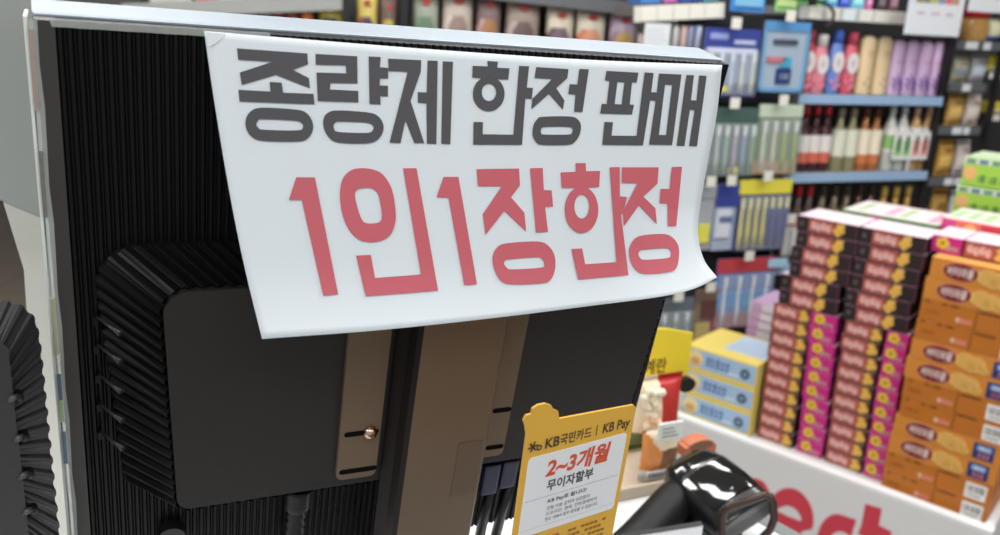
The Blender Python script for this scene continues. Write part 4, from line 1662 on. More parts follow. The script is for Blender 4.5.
def bottle(kind, H, r, body, capm=None, lab=None, labz=(.2, .5), flat=.62, deco=None):
    t = thing('bottle', '-', 'bottle')
    pf, cap = prof_bottle(kind, H, r)
    MB().lathe([(.001, 0.0)] + pf + [(.001, pf[-1][1])], body, n=20, sy=flat).build('body', t)
    if cap:
        a, b, rc = cap
        MB().lathe([(.001, a * H - .001), (rc, a * H), (rc, b * H * .98), (rc * .85, b * H), (.001, b * H)], capm, n=16).build('cap', t)
    if lab:
        mb = MB()
        n = 20
        for z0, z1, mt in lab:
            mb.grid(lambda i, j: ((r * 1.012) * math.cos(math.pi + math.pi * i / n), (r * flat * 1.02) * math.sin(math.pi + math.pi * i / n) - .0006, (z0, z1)[j] * H), n, 1, mt)
        mb.build('label', t)
    if deco:
        deco(t, H, r, flat)
    return t


def stand(run, proto, px, pyb, off, label, group, z=None, yaw=0):
    s, zz = run.at(px, pyb, off)
    return place(proto, run.m(s, (z if z is not None else zz) + .0006, off), label, group)


def right_gondola():
    R = R1_
    # frame of the unit
    za = 0.0
    ztop = 2.15
    sL, sP = R.at(640, 60)[0], R.at(936, 130)[0]
    t = unit = thing('shelving_unit', 'black shelving unit with bottles along the back of the shop', 'shelving', R.m(0, 0, 0))
    sB = R.at(690, 60, .42)[0]
    MB().box((sB, .42, 0), (sP + 1.4, .46, ztop), mat((58, 58, 62), .6)).build('back_panel', t)
    for px, py in ((794, 150), (936, 130), (985, 150)):
        s = R.at(px, py)[0]
        MB().box((s - .007, .0, 0), (s + .007, .025, ztop), steel, bev=.002).build('upright', t)
    MB().box((sB, .0, 0), (sP + 1.4, .41, .10), steel).build('plinth', t)
    z1 = shelf(R, unit, 799, 943, 96, strip_blue)
    z2 = shelf(R, unit, 784, 927, 173, strip_blue)
    z0 = shelf(R, unit, 799, 960, 11, mat((188, 190, 190), .5), strip_h=.040,
               tags=[(809 + k * 17, 821 + k * 17, tagw if k != 2 else mat((226, 236, 240), .5)) for k in range(4)] + [(875, 905, tagw)])
    z3 = shelf(R, unit, 770, 915, 262, strip_blue)
    O = .055
    H1_ = R.at(835, 30, O)[1] - z1
    print('G', z0, z1, z2, z3, H1_)
    # lotion row
    red, dred = mat((222, 96, 114), .35), mat((206, 76, 104), .3)
    rosy = mat((232, 140, 156), .35)
    blue, blue2 = mat((110, 142, 216), .35), mat((72, 110, 204), .3)
    cream, lav = mat((250, 224, 180), .4), mat((236, 202, 240), .4)
    wht = mat((236, 232, 232), .45)

    def round_label(t, H, r, fl):
        mb = MB()
        mb.disc((0, H * .50), r * .80, H * .17, -r * fl - .0022, wht, 20, -r * fl * .75)
        mb.disc((0, H * .50), r * .3, H * .07, -r * fl - .0027, mat((216, 196, 200), .5), 14, -r * fl * .75)
        mb.build('round_label', t)
        mb = MB()
        for k in range(5):
            mb.disc((r * (.5 * math.sin(k * 2.2)), H * (.10 + .045 * k)), r * .28, H * .03, -r * fl - .0012, mat((236, 150, 168), .4), 10, -r * fl * .6)
        mb.build('flower_print', t)
    wpx = R.at(860, 60, O)[0] - R.at(845.5, 60, O)[0]
    r = wpx * .455
    pr = bottle('shampoo', H1_ * .98, r, red, dred, deco=round_label)
    pb = bottle('shampoo', H1_, r, blue, blue2, deco=round_label)
    pk = bottle('shampoo', H1_ * .92, r, rosy, wht, deco=round_label)
    g = 'lotion and shampoo bottles'
    stand(R, pr, 801.5, 93, O, 'red lotion bottle with round white label beside the blue hanging pack', g, z1)
    stand(R, pk, 815.0, 93, O, 'pink lotion bottle with white cap between red and blue bottles', g, z1)
    stand(R, pb, 830.0, 93, O, 'blue lotion bottle with blue cap and round white label', g, z1)
    stand(R, pr, 844.5, 93, O, 'red lotion bottle with red cap, right of the blue bottle', g, z1)

    def dots(t, H, r, fl):
        mb = MB()
        for z, q in ((.72, .5), (.66, .3)):
            mb.box((-r * q, -r * fl - .0012, H * z), (r * q, -r * fl * .8, H * (z + .015)), mat((206, 150, 110), .5))
        for x, z in ((-.3, .2), (.25, .14), (.05, .28)):
            mb.disc((r * x, H * z), r * .14, H * .018, -r * fl - .001, mat((150, 110, 90), .5), 8, -r * fl * .8)
        mb.build('print', t)
    pc = bottle('lotion', R.at(872, 36, O)[1] - z1, r * 1.08, cream, flat=.7, deco=dots)
    stand(R, pc, 860.5, 93, O, 'cream coloured lotion bottle beside the red one', g, z1)
    stand(R, pc, 876.5, 93, O, 'cream coloured lotion bottle beside the lavender bottles', g, z1)

    def sprigs(t, H, r, fl):
        mb = MB()
        for x, h in ((-.5, .30), (-.1, .42), (.3, .34), (.62, .26)):
            mb.tube([(r * x, -r * fl * .98, H * .05), (r * (x + .08), -r * fl * 1.03, H * h * .6), (r * x, -r * fl * .97, H * h)], .0013, mat((110, 80, 150), .5), 5)
            for k in range(4):
                mb.disc((r * (x + .12 * (-1) ** k), H * (h * .5 + .05 * k)), r * .13, H * .018, -r * fl * 1.0 - .0022, mat((120, 84, 168), .5), 8, -r * fl * .6)
        mb.box((-r * .6, -r * fl - .001, H * .60), (r * .6, -r * fl * .7, H * .615), mat((180, 130, 184), .5))
        mb.build('sprig_print', t)
    pl = bottle('lotion', R.at(920, 41, O)[1] - z1, r * .98, lav, flat=.75, deco=sprigs)
    for k, px in enumerate((896.5, 910, 923.5, 937)):
        stand(R, pl, px - 5.5, 93, O, 'lavender lotion bottle with purple sprigs, %s of four' % ('first beside the cream bottle', 'second', 'third', 'last, beside the black upright')[k], g, z1)
    # syrup row
    H2_ = R.at(860, 106, O)[1] - z2
    r2 = (R.at(870, 150, O)[0] - R.at(858.5, 150, O)[0]) * .5
    gl = lambda c: mat(c, .12, coat=.5)
    dark = gl((62, 20, 28))
    olive = gl((150, 146, 110))
    amber = gl((176, 106, 56))
    clr = mat((206, 210, 206), .1, coat=.5)
    gold_ = gl((206, 164, 104))
    crm = mat((240, 230, 208), .5)
    p = bottle('syrup', H2_, r2 * .92, dark, mat((214, 52, 66), .35), lab=((.14, .30, mat((214, 110, 90), .5)), (.30, .56, mat((232, 226, 222), .5))), flat=1)
    for k, px in enumerate((803, 813.5, 824)):
        stand(R, p, px - 4.5, 171, O, 'dark red syrup bottle with red cap, %s of three' % ('first', 'middle one', 'last')[k], 'syrup bottles', z2)
    p = bottle('syrup', H2_ * .97, r2, olive, mat((150, 142, 120), .4), lab=((.24, .66, mat((226, 226, 208), .5)),), flat=1)
    for k, px in enumerate((837.5, 849.5)):
        stand(R, p, px - 4.5, 171, O, ('olive glass bottle with pale label beside the dark red bottles', 'olive glass bottle with pale label beside the amber bottles')[k], 'syrup bottles', z2)
    p = bottle('syrup', H2_ * .97, r2 * .95, amber, mat((96, 50, 40), .4), lab=((.12, .27, mat((206, 120, 70), .5)), (.27, .66, crm)), flat=1)
    for k, px in enumerate((862, 873)):
        stand(R, p, px - 4.5, 171, O, ('amber bottle with cream label beside the olive bottles', 'amber bottle with cream label beside the clear bottles')[k], 'syrup bottles', z2)
    fru = lambda c: ((.30, .34, wht), (.34, .56, mat(c, .5)), (.56, .68, wht))
    p = bottle('clear', H2_, r2 * .98, clr, mat((210, 212, 214), .4), lab=fru((150, 196, 120)), flat=1)
    for k, px in enumerate((887.5, 899)):
        stand(R, p, px - 4.5, 171, O, ('clear bottle with green and white label beside the amber bottles', 'clear bottle with green and white label beside the pink labelled ones')[k], 'syrup bottles', z2)
    p = bottle('clear', H2_, r2 * .98, gold_, mat((216, 180, 170), .4), lab=fru((226, 130, 124)), flat=1)
    for k, px in enumerate((911.5, 923)):
        stand(R, p, px - 4.5, 171, O, ('clear bottle with pink and white label beside the green labelled ones', 'clear bottle with pink and white label beside the black upright')[k], 'syrup bottles', z2)
    # white card with bottle pictures in front of the clear bottles
    s_, z_ = R.at(891, 160, .012)
    s2_, zt_ = R.at(927, 157, .012)[0], R.at(909, 132, .012)[1]
    t = thing('shelf_card', 'white card with green and pink bottle pictures in front of the clear bottles', 'sign', R.m(s_, z2 + .0006, .012))
    Wc, b0 = s2_ - s_, z_ - z2
    MB().box((0, 0, b0), (Wc, .0015, zt_ - z2), mat((236, 238, 236), .5)).build('card', t)
    MB().box((Wc * .45, .0016, 0), (Wc * .55, .003, (b0 + zt_ - z2) / 2), mat((200, 202, 204), .4)).build('clip', t)
    mb = MB()
    hc = zt_ - z2 - b0
    for k, c in enumerate(((150, 206, 130), (150, 206, 130), (236, 150, 146), (236, 150, 146))):
        x = Wc * (.05 + .235 * k + (.03 if k > 1 else 0))
        mb.box((x, -.0008, b0 + hc * .15), (x + Wc * .18, .0002, b0 + hc * .70), mat(c, .5))
        mb.box((x + Wc * .05, -.0012, b0 + hc * .30), (x + Wc * .13, -.0006, b0 + hc * .85), mat((74, 90, 80) if k < 2 else (110, 90, 90), .5))
    mb.build('pictures', t)
    # lower row, only the upper halves show
    H3_ = R.at(850, 184, O)[1] - z3
    rd = mat((214, 52, 60), .35)
    p = bottle('syrup', H3_, r2 * .9, mat((100, 84, 80), .15), rd, lab=((.2, .5, crm),), flat=1)
    for k, px in enumerate((789, 800, 811)):
        stand(R, p, px - 2, 200, O, 'brown sauce bottle with red cap on the lower shelf, %s of three' % ('first', 'middle one', 'last')[k], 'bottles on the lower shelf', z3)
    p = bottle('syrup', H3_, r2, gl((120, 108, 84)), mat((70, 60, 50), .4), lab=((.2, .5, crm),), flat=1)
    q = bottle('syrup', H3_, r2, gl((96, 58, 52)), mat((60, 40, 36), .4), lab=((.2, .5, crm),), flat=1)
    y = bottle('syrup', H3_ * .95, r2, gl((196, 150, 70)), mat((222, 190, 90), .4), lab=((.2, .5, crm),), flat=1)
    for k, px in enumerate((824, 836, 848)):
        stand(R, p, px - 2, 200, O, 'olive sauce bottle on the lower shelf, %s of three' % ('first', 'middle one', 'last')[k], 'bottles on the lower shelf', z3)
    for k, px in enumerate((860, 872)):
        stand(R, q, px - 2, 200, O, 'dark brown sauce bottle on the lower shelf, %s of two' % ('first', 'second')[k], 'bottles on the lower shelf', z3)
    for k, px in enumerate((885, 897, 909)):
        stand(R, y, px - 2, 200, O, 'golden sauce bottle on the lower shelf, %s of three' % ('first', 'middle one', 'last')[k], 'bottles on the lower shelf', z3)
    # upper shelf goods, only the bottoms show
    for k, (px, wd, c, lb) in enumerate(((808, 16, (120, 190, 120), 'green'), (825, 13, (96, 160, 214), 'light blue'), (839, 11, (60, 80, 190), 'dark blue'), (851, 14, (120, 190, 220), 'pale blue'), (866, 7, (226, 110, 160), 'pink'),
                                         (877, 10, (70, 60, 66), 'dark grey'), (889, 10, (120, 80, 90), 'brown red'))):
        s, z = R.at(px, 8, .05)
        s2 = R.at(px + wd - 1, 8, .05)[0]
        h = .16
        t = thing('carton_pack', '%s pack on the upper shelf above the lotion bottles' % lb, 'pack', R.m(s, z0 + .0006, .05), 'packs on the upper shelf')
        MB().box((0, 0, 0), (s2 - s, .10, h), mat(c, .4), bev=.003).build('carton', t)
        MB().box(((s2 - s) * .15, -.001, h * .12), ((s2 - s) * .85, .0005, h * .5), mat([min(255, x + 70) for x in c], .4)).build('label', t)
    # narrow bay right of the upright
    zt = [shelf(R, unit, a, b, yy, mat((96, 98, 102), .5), tags=[(ta, tb, mat((222, 226, 230), .5)) for ta, tb in tg], strip_h=.028, board=mat((60, 62, 64), .5))
          for a, b, yy, lb, tg in ((957, 1040, 43, 'dark shelf with white price tags under the red capped jars', ((965, 977), (983, 990))),
                                   (949, 986, 84, 'dark narrow shelf with a price tag under the silver bags', ((962, 970),)),
                                   (939, 980, 127, 'dark narrow shelf under the upper gold and white bags', ((952, 961), (963, 969))),
                                   (929, 968, 178, 'dark narrow shelf under the lower gold and white bags', ((944, 952), (954, 961))))]

    def bag(px0, px1, pyt, zb, label, c1, c2, name='snack_pouch', off=.06):
        s, _ = R.at((px0 + px1) / 2, 100, off)
        s = R.at((px0 + px1) / 2, (pyt + 30), off)[0]
        wd = R.at(px1, pyt + 20, off)[0] - R.at(px0, pyt + 20, off)[0]
        ht = R.at((px0 + px1) / 2, pyt, off)[1] - zb
        t = thing(name, label, 'snack pouch', R.m(s, zb + .0006, off))
        a, b = mat(c1, .35), mat(c2, .4)
        pillow(MB(), wd, ht, .05, lambda u, v: b if (.25 < v < .55 and .1 < u < .9) else a).build('pouch', t)
        mb = MB()
        glyph_strokes(mb, -wd * .3, ht * .68, wd * .6, ht * .12, 3, -.027, mat([max(0, x - 90) for x in c1], .5), 4)
        mb.build('print', t)
    bag(948, 964, 56, zt[1], 'silver and beige snack bag in the narrow bay', (190, 184, 160), (150, 156, 170))
    bag(966, 982, 54, zt[1], 'silver and grey snack bag in the narrow bay, beside the beige one', (176, 176, 180), (206, 214, 226))
    bag(943, 959, 94, zt[2], 'gold snack bag on the upper of two narrow shelves', (222, 176, 96), (240, 200, 120))
    bag(961, 976, 94, zt[2], 'white snack bag on the upper of two narrow shelves', (226, 210, 200), (236, 226, 214))
    bag(933, 949, 140, zt[3], 'gold snack bag on the lower of two narrow shelves', (216, 166, 80), (236, 196, 110))
    bag(951, 965, 140, zt[3], 'white snack bag on the lower of two narrow shelves', (220, 206, 204), (232, 224, 214))
    bag(927, 943, 188, z3, 'gold snack bag below the narrow shelves', (206, 160, 80), (232, 190, 110))
    bag(945, 958, 190, z3, 'white snack bag below the narrow shelves', (214, 216, 214), (226, 226, 220))
    bag(922, 932, 112, z2, 'small yellow snack bag at the end of the syrup bottles', (226, 190, 110), (240, 206, 130))
    # jars and pouches at the upper right
    s, _ = R.at(975, 30, .05)
    h = R.at(975, 8, .05)[1] - zt[0]
    r = (R.at(986, 30, .05)[0] - R.at(966, 30, .05)[0]) / 2
    t = thing('jar', 'amber jar with a wide red lid at the upper right', 'jar', R.m(s, zt[0] + .0006, .06))
    MB().lathe([(.001, 0), (r * .9, 0), (r, h * .05), (r, h * .62), (r * .85, h * .70), (.001, h * .70)], mat((220, 168, 96), .2)).build('body', t)
    MB().lathe([(.001, h * .69), (r * .95, h * .70), (r * .95, h * .97), (r * .9, h), (.001, h)], mat((206, 44, 54), .35)).build('lid', t)
    s, _ = R.at(995, 35, .06)
    t = thing('snack_pouch', 'pale yellow and blue pouch leaning beside the red lidded jar', 'snack pouch', R.m(s, zt[0] + .0006, .06))
    pillow(MB(), r * 1.9, h * .7, .05, lambda u, v: mat((90, 116, 186), .4) if v < .28 else mat((232, 232, 196), .4)).build('pouch', t)
    for (px0, px1, pyt, pyb, lb) in ((988, 1004, 56, 71, 'upper'), (986, 1004, 102, 113, 'lower')):
        s0, za_ = R.at(px0, pyb, .05)
        s1, zb_ = R.at(px1, pyt, .05)
        t = thing('shelf_bin', 'yellow bin on the dark shelf at the right frame edge, %s of two' % lb, 'bin', R.m(s0, za_, .05))
        MB().box((0, 0, 0), (s1 - s0, .12, zb_ - za_), mat((226, 206, 60), .45), bev=.008).build('bin', t)
        MB().box((.008, -.001, .004), (s1 - s0 - .008, .0005, (zb_ - za_) * .35), mat((240, 232, 180), .5)).build('label', t)
        t = thing('store_shelf', 'short dark shelf under the %s yellow bin' % lb, 'shelf', R.m(s0 - .02, za_ - .001, .03))
        MB().box((0, 0, -.03), (s1 - s0 + .25, .36, 0), mat((40, 40, 42), .5), bev=.002).build('board', t)
        MB().box((.005, -.004, -.026), (.07, -.0002, -.002), tagw).build('price_tag', t)
    # hanging price boards
    def board(px0, px1, pyt, pyb, off, label, deco):
        s0, za_ = R.at(px0, pyb, off)
        s1, zb_ = R.at(px1, pyb, off)[0], R.at(px0, pyt, off)[1]
        t = thing('price_board', label, 'sign', R.m(s0, za_, off))
        W, Hh = s1 - s0, zb_ - za_
        MB().box((0, 0, 0), (W, .004, Hh), mat((226, 230, 236), .45), bev=.001).build('board', t)
        MB().tube([(W * .2, .002, Hh), (W * .2, .002, 2.3 - za_)], .0015, steel, 6).build('hanger', t)
        MB().tube([(W * .8, .002, Hh), (W * .8, .002, 2.3 - za_)], .0015, steel, 6).build('hanger', t)
        deco(t, W, Hh)

    def d1(t, W, Hh):
        mb = MB()
        for k, c in enumerate(((150, 130, 90), (120, 140, 110), (196, 186, 120), (130, 150, 190), (210, 110, 110), (190, 150, 130))):
            mb.box((W * (.12 + .13 * k), -.0008, Hh * .66), (W * (.24 + .13 * k), .0003, Hh * .95), mat(c, .5))
        mb.build('pictures', t)
        mb = MB()
        for k in range(3):
            glyph_strokes(mb, W * (.16 + .26 * k), Hh * .42, W * .16, Hh * .06, 3, -.0008, mat((200, 150, 176), .5), k)
        mb.build('print', t)

    def d2(t, W, Hh):
        mb = MB().disc((W * .62, Hh * .5), W * .11, W * .09, -.0008, mat((226, 160, 170), .5), 18, .0003)
        mb.build('round_mark', t)
    board(904, 959, -16, 34, -.10, 'white hanging price board with a row of product pictures', d1)
    board(968, 1010, -28, 11, -.10, 'white hanging price board with pink round mark at the top right corner', d2)


right_gondola()


def brush_mesh(mb, x, z0, z1, body, head, y=-.012):
    L = z1 - z0
    mb.tube([(x, y, z0), (x + .001, y, z0 + L * .3), (x - .001, y, z0 + L * .62), (x, y, z0 + L * .80)], [.0055, .0065, .0045, .003], body, 8)
    mb.box((x - .006, y - .004, z0 + L * .79), (x + .006, y + .003, z1), head, bev=.002)


def pegs():
    R = R1_
    O = -.02
    # pegboard behind the hanging packs
    s0, s1 = R.at(668, 150, .10)[0], R.at(797, 150, .05)[0]
    t = unit = thing('peg_wall', 'dark peg wall behind the hanging toothbrush packs', 'peg wall', R.m(s0, .1, .10))
    mb = MB().box((0, 0, 0), (s1 - s0, .02, R.at(730, 20, .10)[1] - .1), mat((60, 62, 70), .6))
    mb.build('peg_board', t)
    MB().box((0, -.012, .55), (s1 - s0, -.0002, .57), steel).build('rail', t)
    MB().box((0, -.012, 1.05), (s1 - s0, -.0002, 1.07), steel).build('rail', t)

    def pack(px0, px1, pyt, pyb, label, header, card, brushes=0, bcol=None, hcol=None, foot=None, group='hanging toothbrush packs', hf=.2, off=O, name='toothbrush_pack', cat='toothbrush pack', accent=None):
        xm = (px0 + px1) / 2
        s0_, zt = R.at(px0, pyt, off)
        s1_ = R.at(px1, pyt, off)[0]
        sb, zb = R.at(xm, pyb, off)
        st = R.at(xm, pyt, off)[0]
        W, H = s1_ - s0_, zt - zb
        t = thing(name, label, cat, R.m((st + sb) / 2, zb, off), group)
        MB().box((-W / 2, 0, 0), (W / 2, .0025, H), card, bev=.0008).build('card', t)
        MB().box((-W / 2, -.004, H * (1 - hf)), (W / 2, -.0002, H), header, bev=.001).build('header', t)
        if foot:
            MB().box((-W / 2, -.0035, 0), (W / 2, -.0002, H * .2), foot, bev=.001).build('foot_print', t)
        for k in range(brushes):
            mb = MB()
            brush_mesh(mb, -W / 2 + W * (k + .6) / (brushes + .2), H * .06, H * (1 - hf) - .012, bcol[k % len(bcol)], hcol)
            mb.build('toothbrush', t)
        if accent:
            mb = MB()
            for (x0, z0_, x1, z1_, mt) in accent:
                mb.box((W * (x0 - .5), -.0062, H * z0_), (W * (x1 - .5), -.0001, H * z1_), mt)
            mb.build('print', t)
        if brushes:
            bl = MB().box((-W * .46, -.020, H * .03), (W * .46, -.0045, H * (1 - hf) - .004), mat((220, 228, 236), .08, alpha=.16), bev=.004)
            bl.build('blister', t)
        # the hook that carries it
        hk = thing('peg_hook', 'black hook carrying the %s' % label.split(',')[0].replace('hanging ', ''), 'hook', R.m(st, zt + .004, off), 'peg hooks')
        MB().tube([(0, .10, .004), (0, -.004, .004), (0, -.03, .010)], .0022, steel, 8).build('rod', hk)
        MB().box((-.018, -.0335, -.004), (.018, -.0308, .030), tagw, bev=.0008).build('price_tag', hk)
        return t
    navy, nv2 = mat((44, 52, 120), .4), mat((58, 70, 150), .4)
    yl = mat((232, 220, 80), .4)
    wht = mat((226, 232, 236), .4)
    lt = [mat((206, 216, 190), .4), mat((226, 210, 214), .4), mat((196, 214, 226), .4), mat((214, 222, 196), .4)]
    pack(702, 758, 27, 97, 'hanging navy and silver toothbrush pack right of the monitor', nv2, mat((150, 160, 196), .35), 5, lt, wht, navy, hf=.30,
         accent=[(.30, .08, .55, .17, yl), (.05, .64, .95, .72, mat((206, 212, 232), .3)), (.08, .84, .40, .93, mat((150, 164, 220), .3)), (.52, .78, .90, .84, mat((190, 198, 230), .3))])  # last two pale bars are painted gloss streaks on the plastic header
    pack(761, 807, 20, 92, 'hanging light blue pack beside the red lotion bottle', mat((92, 150, 204), .35), mat((166, 182, 200), .3), 0, name='blister_pack', cat='blister pack', hf=.14, foot=None,
         accent=[(.0, .0, .06, .86, mat((120, 168, 208), .35)), (.94, .0, 1.0, .86, mat((120, 168, 208), .35)), (.0, .0, 1.0, .06, mat((110, 160, 204), .35)), (.22, .68, .74, .75, mat((70, 74, 92), .5)),
                 (.12, .42, .55, .50, mat((196, 120, 130), .4)), (.45, .36, .66, .50, mat((70, 170, 206), .4)), (.36, .12, .68, .34, mat((40, 60, 120), .4)), (.42, .18, .62, .27, mat((190, 206, 226), .4))])
    grn = [mat((150, 176, 150), .4), mat((196, 206, 200), .4), mat((160, 190, 176), .4), mat((190, 176, 196), .4), mat((150, 170, 200), .4)]
    pack(701, 756, 107, 177, 'hanging dark green toothbrush pack below the navy pack', mat((70, 96, 90), .4), mat((90, 112, 106), .4), 6, grn, wht, mat((38, 74, 40), .4), hf=.20, accent=[(.55, .06, .72, .15, yl)])
    pack(755, 799, 104, 174, 'hanging pale green toothbrush pack left of the dark red syrup bottles', mat((196, 210, 190), .4), mat((120, 140, 96), .4), 4, [mat((220, 222, 200), .4), mat((222, 214, 190), .4), mat((170, 190, 90), .4), mat((160, 186, 84), .4)], wht, hf=.18,
         foot=mat((190, 150, 100), .4))
    pack(697, 713, 185, 250, 'hanging grey and yellow pack close to the paper notice', mat((160, 164, 172), .4), mat((166, 172, 178), .4), 0, name='blister_pack', cat='blister pack', accent=[(.1, .12, .8, .4, mat((226, 222, 90), .4))])
    pack(714, 737, 184, 250, 'hanging blue and white pack between the grey pack and the yellow brushes', nv2, mat((170, 180, 206), .4), 0, name='blister_pack', cat='blister pack', hf=.34, accent=[(.1, .2, .7, .62, mat((214, 220, 232), .4)), (.2, .42, .8, .52, mat((110, 126, 180), .4))])
    pack(735, 788, 180, 250, 'hanging navy pack with yellow header and yellow toothbrushes', yl, navy, 7, [yl, yl, yl, yl, mat((40, 44, 150), .4), mat((40, 44, 150), .4), mat((40, 44, 150), .4)], mat((236, 232, 170), .4), hf=.20)
    pack(773, 797, 222, 255, 'hanging red and white pack behind the dark biscuit boxes', mat((196, 64, 64), .4), mat((220, 214, 206), .4), 2, [mat((206, 70, 60), .4), wht], wht, hf=.12, off=.03)
    pack(714, 772, 260, 326, 'hanging red and blue toothbrush pack below the yellow brush pack', mat((190, 66, 74), .4), mat((96, 132, 196), .4), 4, [wht], mat((236, 236, 240), .4), mat((150, 60, 76), .4), hf=.20,
         accent=[(.05, .30, .95, .52, mat((86, 150, 206), .4))])
    pack(693, 717, 290, 345, 'hanging brown and beige pack under the curled paper corner', mat((120, 96, 84), .4), mat((130, 110, 92), .4), 0, name='blister_pack', cat='blister pack', accent=[(.1, .05, .7, .4, mat((190, 168, 110), .4)), (.3, .5, .9, .8, mat((96, 56, 56), .4))])
    pack(655, 691, 300, 352, 'hanging grey green pack beside the monitor edge', mat((96, 110, 120), .4), mat((110, 124, 116), .4), 3, [mat((150, 170, 176), .4)], wht, hf=.2)
    pack(640, 690, 58, 110, 'hanging pale pack mostly behind the paper notice', wht, mat((170, 176, 190), .4), 4, lt, wht, hf=.2)
    lp = thing('peg_hook', 'black curved hook loop above the light blue hanging pack', 'hook', R.m(*R.at(806, 4, -.03), -.03))
    MB().tube(smooth_pts([R.o + R.x * q[0] + R.y * -.03 + UP * (q[1] - R.o.z) for q in (R.at(*p, -.03) for p in ((778, -6), (800, -2), (818, 1), (829, 6), (834, 14), (831, 22), (826, 27)))]), .0055, steel, 8).build('loop', lp, world_space=True)
    # light blue shelf talker
    s, z = R.at(768, 268, -.03)
    t = thing('price_card', 'small light blue price card below the red and white pack', 'price tag', R.m(s, z, -.03))
    s2, z2 = R.at(788, 258, -.03)
    MB().box((0, 0, 0), (s2 - s, .002, z2 - z), mat((170, 206, 232), .4), bev=.0006).build('card', t)
    MB().box((.006, .0021, (z2 - z) * .4), (s2 - s - .006, .10, (z2 - z) * .5), steel).build('arm', t)
    # low shelf with dark boxes under the packs
    zl = shelf(R, unit, 640, 775, 352, mat((40, 42, 46), .5), board=steel, tags=((700, 716, mat((196, 206, 206), .5)),))
    for k, (a, b, yt, c, lb) in enumerate(((664, 686, 328, (54, 74, 92), 'dark blue grey'), (687, 706, 332, (30, 34, 38), 'black'), (708, 728, 330, (120, 136, 140), 'grey green'), (730, 750, 334, (60, 46, 48), 'dark brown'))):
        s, z = R.at(a, yt, .03)
        s2 = R.at(b, yt, .03)[0]
        t = thing('small_box', '%s small box on the dark low shelf' % lb, 'box', R.m(s, zl + .0006, .03), 'boxes on the dark low shelf')
        MB().box((0, 0, 0), (s2 - s, .06, z - zl), mat(c, .4), bev=.002).build('carton', t)
        MB().box(((s2 - s) * .2, -.001, (z - zl) * .2), ((s2 - s) * .8, .0005, (z - zl) * .6), mat([min(255, x + 60) for x in c], .4)).build('label', t)
    # top shelf above the packs, with blue goods
    za = shelf(R, unit, 634, 724, 5, mat((216, 214, 206), .5), strip_h=.045, tilt=math.radians(5), tags=[(641 + k * 16, 655 + k * 16, tagw) for k in range(5)], board=mat((120, 116, 110), .5), depth=.12)
    for k, (a, b, c, lb) in enumerate(((640, 660, (80, 130, 200), 'blue'), (662, 676, (190, 110, 170), 'purple pink'), (678, 700, (60, 90, 190), 'deep blue'), (702, 718, (90, 180, 210), 'turquoise'))):
        s, z = R.at(a, 0, .03)
        s2 = R.at(b, 0, .03)[0]
        t = thing('carton_pack', '%s pack on the white shelf above the hanging packs' % lb, 'pack', R.m(s, za + .0006 + .09 * ((a + b) / 2 - 679) / 250, .02, math.radians(5)), 'packs on the white shelf')
        MB().box((0, 0, .006), (s2 - s, .08, .15), mat(c, .4), bev=.003).build('carton', t)
        MB().box(((s2 - s) * .15, -.001, .03), ((s2 - s) * .85, .0005, .1), mat([min(255, x + 60) for x in c], .4)).build('label', t)
    pack(733, 768, -44, 12, 'hanging bright blue pack cut by the top frame edge', mat((60, 130, 206), .4), mat((64, 140, 214), .4), 0, name='blister_pack', cat='blister pack', accent=[(.1, .1, .9, .3, mat((130, 190, 230), .4))])
    pack(778, 800, -44, 12, 'hanging green pack cut by the top frame edge', mat((120, 180, 110), .4), mat((150, 206, 130), .4), 0, name='blister_pack', cat='blister pack', accent=[(.1, .1, .9, .3, mat((200, 226, 150), .4))])
    # white price sheets and small tubes left of the packs
    for (a, b, yt, yb, lb) in ((642, 671, 24, 62, 'white price sheet standing behind the top edge of the monitor'),):
        s, z = R.at(a, yb, -.03)
        s2, z2 = R.at(b, yt, -.03)
        t = thing('price_sheet', lb, 'sign', R.m(s, z, -.03))
        MB().box((0, 0, 0), (s2 - s, .002, z2 - z), mat((222, 226, 230), .5)).build('sheet', t)
        mb = MB()
        for k in range(6):
            mb.box(((s2 - s) * .1, -.0006, (z2 - z) * (.2 + .12 * k)), ((s2 - s) * (.9 - .1 * (k % 3)), .0, (z2 - z) * (.22 + .12 * k)), mat((190, 198, 206), .5))
        mb.build('print', t)
    zs = shelf(R, unit, 634, 702, 62, mat((190, 190, 190), .5), depth=.1)
    for k, (px, c, lb) in enumerate(((676, (206, 206, 206), 'white'), (684, (216, 186, 180), 'pale pink'), (691, (150, 156, 190), 'grey blue'), (699, (190, 200, 226), 'pale blue'))):
        s, z = R.at(px, 26, .02)
        r = .011
        h = z - zs
        t = thing('slim_tube', '%s slim tube standing just above the monitor top' % lb, 'tube', R.m(s, zs + .0006, .02), 'slim tubes')
        MB().lathe([(.001, 0), (r * .8, 0), (r * .8, h * .2), (r, h * .21), (r, h * .8), (r * .9, h), (.001, h)], mat(c, .4), n=14).build('body', t)
        MB().lathe([(.001, -.0003), (r * .9, -.0002), (r * .9, h * .2), (.001, h * .2)], wht, n=14).build('cap', t)


pegs()


